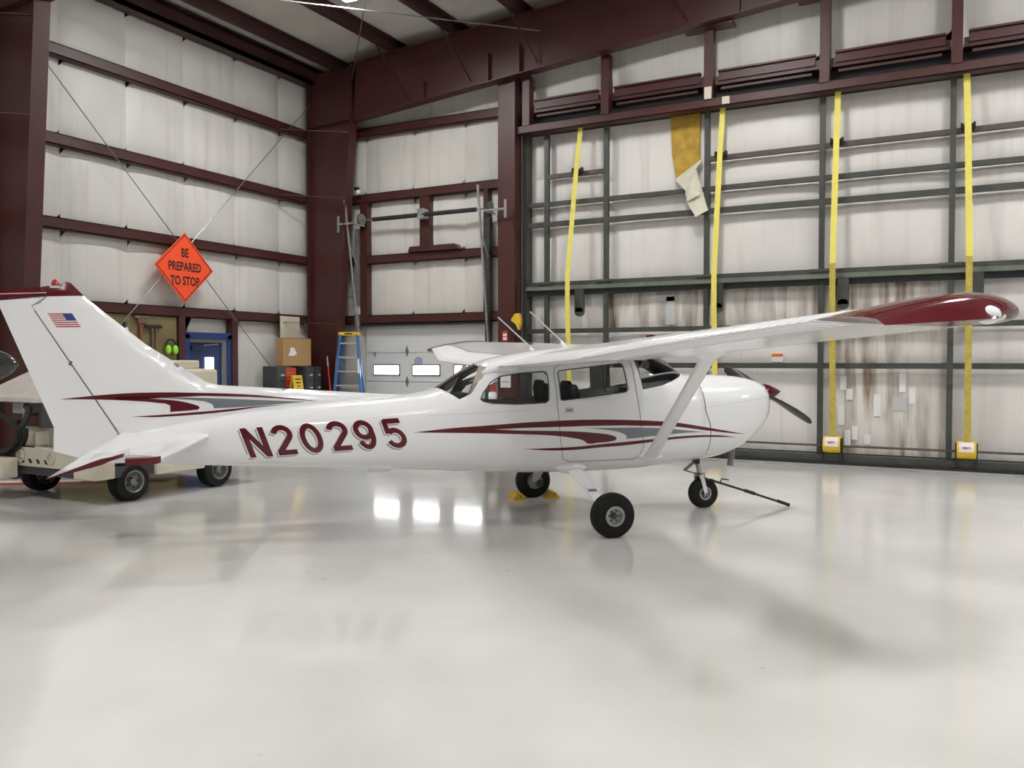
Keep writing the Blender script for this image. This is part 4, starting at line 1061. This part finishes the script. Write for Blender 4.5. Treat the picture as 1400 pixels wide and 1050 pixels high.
# diamond road sign hung on the left wall
rs = thing('road_sign', (-12.25, 10.60, 3.305), 'orange diamond road sign reading BE PREPARED TO STOP', 'sign')
def dia(r, x): return [(x, 0, r), (x, r * 1.03, 0), (x, 0, -r), (x, -r * 1.03, 0)]
TL = Matrix.Rotation(-.02, 4, 'X')
o = MB().prism([(p[0], p[1], p[2]) for p in dia(.625, 0)], (0, 0, 0), (.012, 0, 0)).build('sign_plate', 'orange', rs, bevel=.004); o.rotation_euler = (-.01, 0, 0)
R1, R2 = dia(.59, .015), dia(.568, .015)
o2 = MB().add(R1 + R2, [(i, (i + 1) % 4, 4 + (i + 1) % 4, 4 + i) for i in range(4)]).build('sign_border', 'txt', rs)
for s_, dz, sz in (('BE', .255, .215), ('PREPARED', .01, .215), ('TO STOP', -.24, .215)):
    mt = Matrix.Translation((.016, 0, dz)) @ Matrix(((0, 0, 1, 0), (1, 0, 0, 0), (0, 1, 0, 0), (0, 0, 0, 1)))
    text_mesh('sign_lettering', s_, sz, 'txt', rs, mt, offset=.006, xscale=.72)
for s in (-.2, .2): MB().tube([(-.05, s, .2), (.0, s, .2)], .01, 6).build('sign_bolt', 'steel', rs)

# tools on the ochre board
def rake(y, z, label, m, wide, red):
    t = thing('long_handled_tool', (-12.42, y, .9), label, 'tool')
    MB().tube([(0, 0, 0), (0, 0, z - .9)], .02, 8).build('handle', m, t)
    if not red: MB().tube([(0, .075, 0), (0, .075, z - .9)], .016, 8).build('handle', m, t)
    MB().box((0, .02, z - .9), (.05, wide, .05)).build('head', 'woodb' if red else 'black', t, bevel=.008)
    if red: MB().box((0, .02, z - .96), (.025, wide * .5, .08)).build('head_socket', 'woodb', t)
rake(9.81, 2.40, 'red-handled tool with a wide brown head on the ochre board', 'wood', .28, True)
rake(10.05, 2.25, 'pair of thin-handled squeegees with a dark crosswise head', 'woodb', .34, False)
mf = thing('ear_muffs', (-12.40, 10.42, 1.86), 'lime green ear muffs on a black band hanging beside the blue door', 'ear muffs')
for s in (-1, 1): MB().ellipsoid((.02, s * .075, -.01), (.05, .055, .085)).build('ear_cup', 'lime', mf, smooth=60)
MB().tube([(0, -.10, .0), (0, -.10, .1), (0, -.05, .17), (0, .05, .17), (0, .10, .1), (0, .10, 0)], .018, 8).build('headband', 'black', mf, smooth=60)
cl_ = thing('hanging_cloth', (-12.42, 9.5, 2.0), 'white and black rag hung at the left of the ochre board', 'rag')
MB().tube([(0, 0, .3), (0, -.03, .2), (0, .02, .08)], .03, 8).build('strap_loop', 'black', cl_)
MB().prism([(0, -.04, .2), (0, .05, .22), (0, .09, -.1), (0, -.07, -.12)], (0, 0, 0), (.03, 0, 0)).build('cloth', 'paper', cl_, bevel=.01)
bs_ = thing('wall_shelf', (-12.40, 10.2, 1.5), 'narrow dark wooden shelf low on the ochre board', 'shelf')
MB().box((0.05, 0, 0), (.2, .8, .03)).build('shelf_board', 'woodb', bs_)
for s in (-.3, .3): MB().prism([(-.06, s, -.015), (.12, s, -.015), (-.06, s, -.15)], (0, -.01, 0), (0, .01, 0)).build('shelf_bracket', 'steel', bs_)
# small clutter on the shelf
MB().lathe([(0, .04), (.09, .04), (.10, .02), (.13, .02)], (-12.36, 10.05, 1.516), (0, 0, 1), 14).build('oil_can', 'redp', smooth=40, label='small red oil can standing on the dark wall shelf', cat='can')

# bench by the corner and what stands on it
wb = thing('work_bench', (-12.15, 13.05, 0), 'grey work bench against the left wall by the corner column', 'bench')
MB().box((0, 0, .93), (.62, 1.75, .05)).build('bench_top', 'dkpl', wb, bevel=.006)
for sx in (-.26, .26):
    for sy in (-.8, .8): MB().box((sx, sy, .4525), (.05, .05, .905)).build('leg', 'dkpl', wb)
MB().box((0, 0, .25), (.52, 1.6, .03)).build('lower_shelf', 'dkpl', wb)
cb = thing('cardboard_box', (-12.06, 13.17, 1.557), 'plain brown cardboard box with a torn white label, set above the bins', 'box')
MB().box((0, 0, .28), (.18, .82, .56)).build('carton', 'card', cb, bevel=.006)
MB().prism([(.092, -.26, .20), (.092, -.10, .20), (.092, -.02, .24), (.092, -.09, .36), (.092, -.2, .37), (.092, -.22, .28)], (0, 0, 0), (.002, 0, 0)).build('torn_label', 'paper', cb)
MB().box((.0915, 0, .555), (.003, .82, .012)).build('flap_edge', 'woodb', cb)
pb = MB().box((-12.36, 13.38, 1.765), (.03, .56, 1.62)).build('white_board', 'cream', bevel=.004, label='upright cream board leaning on the wall behind the cardboard box', cat='board')
def bin_(y, wy, z0, h, label, m='dkpl'):
    t = thing('tool_case', (-12.13, y, z0), label, 'case', group='dark cases on the bench')
    MB().box((0, 0, h / 2), (.38, wy, h)).build('shell', m, t, bevel=.012)
    for zz in (.25, .7): MB().box((.195, wy * .1, h * zz), (.02, wy * .35, .035)).build('latch', 'ltgrey', t, bevel=.004)
    MB().box((.194, 0, h * .5), (.01, wy * .98, .012)).build('lid_seam', 'black', t)
bin_(12.68, .26, .957, .59, 'dark grey upright case at the left end of the bench, under the cardboard box')
bin_(13.52, .24, .957, .58, 'dark grey upright case right of the yellow sign, under the cardboard box')
bin_(13.77, .17, .957, .58, 'narrow dark grey case at the right end of the bench, by the corner column')
rdp = thing('warning_placard', (-11.985, 12.97, .957), 'red placard with pale lettering between the dark cases', 'sign')
MB().box((0, 0, .28), (.03, .32, .56)).build('placard', 'redp', rdp, bevel=.004)
for k, (z, w_) in enumerate(((.46, .22), (.40, .26), (.34, .18), (.2, .2))): MB().box((.017, 0, z), (.003, w_, .022)).build('placard_print', 'orangelab', rdp)
ys_ = thing('caution_sign', (-11.84, 13.0, .96), 'yellow folding caution sign standing in front of the red placard', 'sign')
for s in (-1, 1):
    MB().box((s * .045, 0, .20), (.012, .28, .42), Matrix.Rotation(s * -.18, 3, 'Y')).build('sign_leaf', 'yellow', ys_, bevel=.006)
for z, w_ in ((.33, .17), (.26, .13), (.19, .06), (.12, .15)): MB().box((.058 + (.2 - z) * .18, 0, z), (.003, w_, .022), Matrix.Rotation(-.18, 3, 'Y')).build('sign_print', 'txt', ys_)
bp_ = thing('broom', (-11.70, 13.86, 0), 'red broom handle with a silver end leaning by the corner column', 'broom')
MB().tube([(.10, .0, .1), (-.06, -.0, 1.55)], .02, 8).build('handle', 'redp', bp_, smooth=50)
MB().tube([(-.06, .0, 1.55), (-.083, .0, 1.75)], .018, 8).build('handle_tip', 'alum', bp_, smooth=50)
MB().box((.10, .0, .05), (.10, .2, .10)).build('broom_head', 'black', bp_, bevel=.02)
hb = thing('hard_case', (-12.0, 12.60, .957), 'low black rounded case in front of the left dark case', 'case')
MB().box((.155, 0, .09), (.09, .36, .18)).build('shell', 'black', hb, bevel=.05)

# blue step ladder by the overhead door
sl_ = thing('step_ladder', (-11.28, 13.98, 0), 'blue fibreglass step ladder with a yellow top cap beside the overhead door', 'ladder', .45)
for s in (-1, 1):
    MB().bar((s * .36, -.32, 0), (s * .17, -.06, 2.2), .11, .035, (1, 0, 0)).build('front_rail', 'bluefg', sl_)
    MB().bar((s * .34, .30, 0), (s * .15, .06, 2.15), .06, .03, (1, 0, 0)).build('rear_rail', 'bluefg', sl_)
MB().box((0, 0, 2.215), (.42, .22, .07)).build('top_cap', 'yellow', sl_, bevel=.01)
MB().box((0, -.112, 2.215), (.16, .003, .03)).build('cap_print', 'txt', sl_)
for k in range(7):
    z = .28 + k * .29; f_ = z / 2.2
    MB().box((0, -.32 + .26 * f_, z), (2 * (.36 - .19 * f_), .09, .03)).build('step', 'alum', sl_)
MB().box((.30 - .14 * .5, -.23, 1.55), (.03, .02, .3)).build('rail_label', 'paper', sl_)
for k in range(3):
    z = .5 + k * .6; f_ = z / 2.15
    MB().box((0, .30 - .24 * f_, z), (2 * (.34 - .19 * f_), .02, .03)).build('rear_brace', 'alum', sl_)

# things fixed on the jamb column
yb = thing('door_switch_box', (-7.42, 14.08, 2.39), 'yellow hooded control handle hung on the red jamb column', 'control')
MB().prism([(-.10, -.03, .05), (-.02, -.03, .15), (.06, -.03, .16), (.10, -.03, .02), (.05, -.03, -.16), (.0, -.03, -.05), (-.10, -.03, .02)], (0, 0, 0), (0, .09, 0)).build('hood', 'yellow', yb, bevel=.006)
MB().box((-.03, .02, -.12), (.12, .08, .24)).build('control_body', 'black', yb, bevel=.01)
MB().tube([(.02, .04, .15), (.03, .06, .8)], .012, 6).build('cable', 'black', yb)
rl = thing('red_label', (-7.70, 14.155, 2.13), 'small red and white label on the jamb column above the far wing', 'label')
MB().box((0, -.003, 0), (.11, .006, .20)).build('label_plate', 'redp', rl)
for z in (-.05, .02): MB().box((0, -.008, z), (.085, .003, .05)).build('label_panel', 'paper', rl)
nt_ = thing('paper_notice', (-7.69, 14.157, 1.28), 'white paper notice on the jamb column, seen through the cabin windows', 'notice')
MB().box((0, -.003, 0), (.22, .004, .26)).build('sheet', 'paper', nt_)
MB().box((0, -.006, -.02), (.16, .002, .012)).build('printed_line', 'txt', nt_)
cn = thing('fire_extinguisher', (-7.92, 14.06, .82), 'white canister with a red top on the jamb column, seen through the cabin windows', 'extinguisher')
MB().lathe([(0, .07), (.02, .08), (.22, .08), (.25, .06)], (0, 0, 0), (0, 0, 1), 18).build('canister', 'paper', cn, smooth=40)
MB().lathe([(.25, .06), (.30, .055), (.36, .05), (.38, .02)], (0, 0, 0), (0, 0, 1), 18).build('red_top', 'redp', cn, smooth=40)
MB().box((.10, .06, .12), (.20, .04, .05)).build('wall_bracket', 'dkpl', cn)
jb = thing('junction_box', (-11.42, 14.40, 2.72), 'small grey junction box with a looped cable beside the overhead door track', 'box')
MB().box((0, 0, 0), (.13, .07, .16)).build('box_body', 'ltgrey', jb, bevel=.006)
MB().tube([(0, 0, .08), (-.04, 0, .22), (-.14, 0, .30), (-.26, 0, .30), (-.36, 0, .22), (-.40, 0, .05)], .008, 6).build('cable', 'black', jb, smooth=60)
ca = thing('security_camera', (-11.36, 14.36, 5.24), 'small white dome camera on top of the overhead door track', 'camera')
MB().ellipsoid((.04, -.03, -.03), (.05, .05, .05)).build('dome', 'paper', ca, smooth=60)
MB().box((-.02, 0, .05), (.09, .07, .06)).build('camera_mount', 'black', ca)

# ---------------------------------------------------------------- ground power truck behind the tail
tg = thing('ground_power_truck', (-9.55, 7.3, 0), 'cream ground power truck with coiled black hoses parked behind the tail', 'truck')
def T(m, *a, **k): return m.build(*a, **k)
o3 = lambda x, y, z: (x + 9.55, y - 7.3, z)
S_ = lambda a, b: MB().span(o3(*a), o3(*b))
S_((-10.45, 6.2, .30), (-8.62, 8.5, .42)).build('chassis', 'dkpl', tg)
S_((-8.95, 6.15, .30), (-8.58, 6.42, .60)).build('front_bumper_box', 'tugp', tg, bevel=.015)
S_((-8.80, 6.98, .28), (-8.58, 7.72, .62)).build('side_skirt', 'tugp', tg, bevel=.012)
S_((-8.80, 8.3, .3), (-8.58, 8.75, .62)).build('side_skirt', 'tugp', tg, bevel=.012)
S_((-10.5, 6.9, .62), (-8.62, 8.75, .85)).build('deck', 'tugp', tg, bevel=.012)
S_((-10.4, 6.45, .60), (-8.7, 6.9, .84)).build('front_deck', 'tugp', tg, bevel=.012)
hd = S_((-10.2, 7.1, .85), (-8.74, 8.10, 1.55)).build('power_cabinet', 'tugp', tg, bevel=.04)
S_((-10.1, 7.15, 1.55), (-8.95, 7.98, 1.66)).build('cabinet_lid', 'tugp', hd, bevel=.02)
MB().tube([o3(-8.735, 7.52, 1.46), o3(-8.72, 7.60, 1.42), o3(-8.72, 7.66, 1.34)], .012, 6).build('cabinet_latch', 'black', hd)
# front bulkhead with lightening holes
S_((-10.06, 6.17, .40), (-8.95, 6.20, .62)).build('front_plate', 'tugp', tg)
for k in range(4):
    x = -9.93 + k * .15
    MB().prism([o3(x, 6.165, .44), o3(x + .05, 6.165, .44), o3(x + .02, 6.165, .49), o3(x - .03, 6.165, .49)], (0, 0, 0), (0, .003, 0)).build('plate_stripe', 'black', tg)
for x in (-9.95, -9.38): MB().lathe([(0, .075), (.012, .075), (.012, .055), (0, .055)], o3(x, 6.165, .52), (0, -1, 0), 18, cap=False).build('tow_ring', 'cream', tg)
S_((-10.6, 5.95, .26), (-9.98, 6.15, .50)).build('front_bumper_box', 'tugp', tg, bevel=.012)
# hose bay under a sloping hood
hr = MB().prism([o3(-10.95, 6.22, 1.14), o3(-9.74, 6.22, 1.14), o3(-9.74, 6.22, 1.20), o3(-9.95, 6.9, 1.60), o3(-10.7, 6.9, 1.60), o3(-10.95, 6.22, 1.20)], (0, 0, 0), (0, .001, 0))
hr = MB()
A_ = [o3(-10.95, 6.22, 1.15), o3(-9.73, 6.22, 1.15), o3(-9.73, 6.22, 1.21), o3(-10.95, 6.22, 1.21)]
B_ = [o3(-10.95, 7.15, 1.15), o3(-9.73, 7.15, 1.15), o3(-9.73, 7.15, 1.62), o3(-10.95, 7.15, 1.62)]
hr.add(A_ + B_, [(0, 1, 2, 3), (4, 5, 6, 7), (0, 1, 5, 4), (1, 2, 6, 5), (2, 3, 7, 6), (3, 0, 4, 7)])
hr.build('sloping_hood', 'canopy', tg, bevel=.01)
S_((-9.80, 6.30, .84), (-9.75, 7.1, 1.16)).build('hood_post', 'dkpl', tg)
S_((-10.9, 6.85, .62), (-9.75, 6.9, 1.16)).build('bay_back', 'dkpl', tg)
S_((-10.6, 6.5, .62), (-9.98, 6.8, .98)).build('red_tank', mat('dark_red_paint', (.10, .015, .012), .5), tg, bevel=.01)
S_((-10.02, 6.3, .62), (-9.86, 6.5, .80)).build('cream_box', 'tugp', tg, bevel=.01)
S_((-10.48, 6.40, 1.0), (-10.25, 6.45, 1.13)).build('gauge_plate', 'ltgrey', tg)
MB().lathe([(0, .02), (.20, .02), (.22, .03), (.30, .03)], o3(-10.08, 6.30, .82), (0, 0, 1), 10).build('hose_nozzle', 'alum', tg, smooth=40)
for k in range(5):
    r = .34 + .022 * (k % 3); P = []
    for j in range(25):
        a = math.pi * (1.0 + j / 24 * 1.05)
        P.append(o3(-10.30 + r * 1.15 * math.cos(a), 6.10 + .025 * k, .80 + .02 * (k % 2) + r * .75 * math.sin(a)))
    MB().tube(P, .022, 7).build('hose', 'black', tg, smooth=60)
MB().tube([o3(-9.93, 6.12, .80), o3(-9.86, 6.18, .95), o3(-9.90, 6.25, 1.08), o3(-10.05, 6.3, 1.1)], .035, 10).build('hose', 'black', tg, smooth=60)
for k in range(3): MB().tube([o3(-10.9, 6.15 + .03 * k, .96 + .05 * k), o3(-10.4, 6.15, 1.0 + .03 * k), o3(-10.0, 6.18, .92 - .05 * k)], .03, 8).build('hose', 'black', tg, smooth=60)
def tw(x, y):
    c = o3(x, y, .232)
    t = MB().lathe([(-.10, .13), (-.11, .18), (-.085, .222), (0, .235), (.085, .222), (.11, .18), (.10, .13)], c, (1, 0, 0), 36, cap=False); t.v = [(a, b, max(q, .004)) for a, b, q in t.v]
    t = t.build('wheel', 'tyre', tg, smooth=50)
    r = MB()
    for s in (-1, 1): r.lathe([(s * .085, .137), (s * .108, .133), (s * .10, .115), (s * .05, .095), (s * .04, .05), (s * .085, .04), (s * .09, .002)], c, (1, 0, 0), 28, cap=False)
    r.build('wheel_rim', 'steel', t, smooth=40)
    for k in range(5):
        a = k * 2 * math.pi / 5
        MB().lathe([(.05, .012), (.075, .012)], (c[0], c[1] + .075 * math.cos(a), c[2] + .075 * math.sin(a)), (1, 0, 0), 6).build('lug_nut', 'gasket', t)
for x, y in ((-8.72, 6.70), (-8.72, 8.0), (-10.35, 6.68), (-10.35, 8.0)): tw(x, y)

# dark nose of another aircraft just reaching into the frame at the left
an = thing('aircraft_nose', (-8.75, 4.85, 0), 'dark glossy nose cone reaching in from the left edge behind the rudder', 'aircraft')
d_ = Vector((.86, .42, 0))
MB().lathe([(-2.2, .34), (-1.2, .33), (-.6, .27), (-.25, .18), (-.08, .10), (0, .03), (.008, .002)], Vector((.48, .25, 1.62)), (.88, .47, .04), 28).build('nose_cone', mat('dark_grey_gloss', (.03, .032, .03), .15, coat=.6), an, smooth=60)
MB().tube([(-1.05, -.57, 1.35), (-1.05, -.57, .18)], .05, 10).build('nose_leg', 'steel', an)
w_ = MB().lathe([(-.07, .08), (-.08, .16), (0, .18), (.08, .16), (.07, .08)], (-1.05, -.57, .18), (-.47, .88, 0), 28).build('nose_tyre', 'tyre', an, smooth=50)
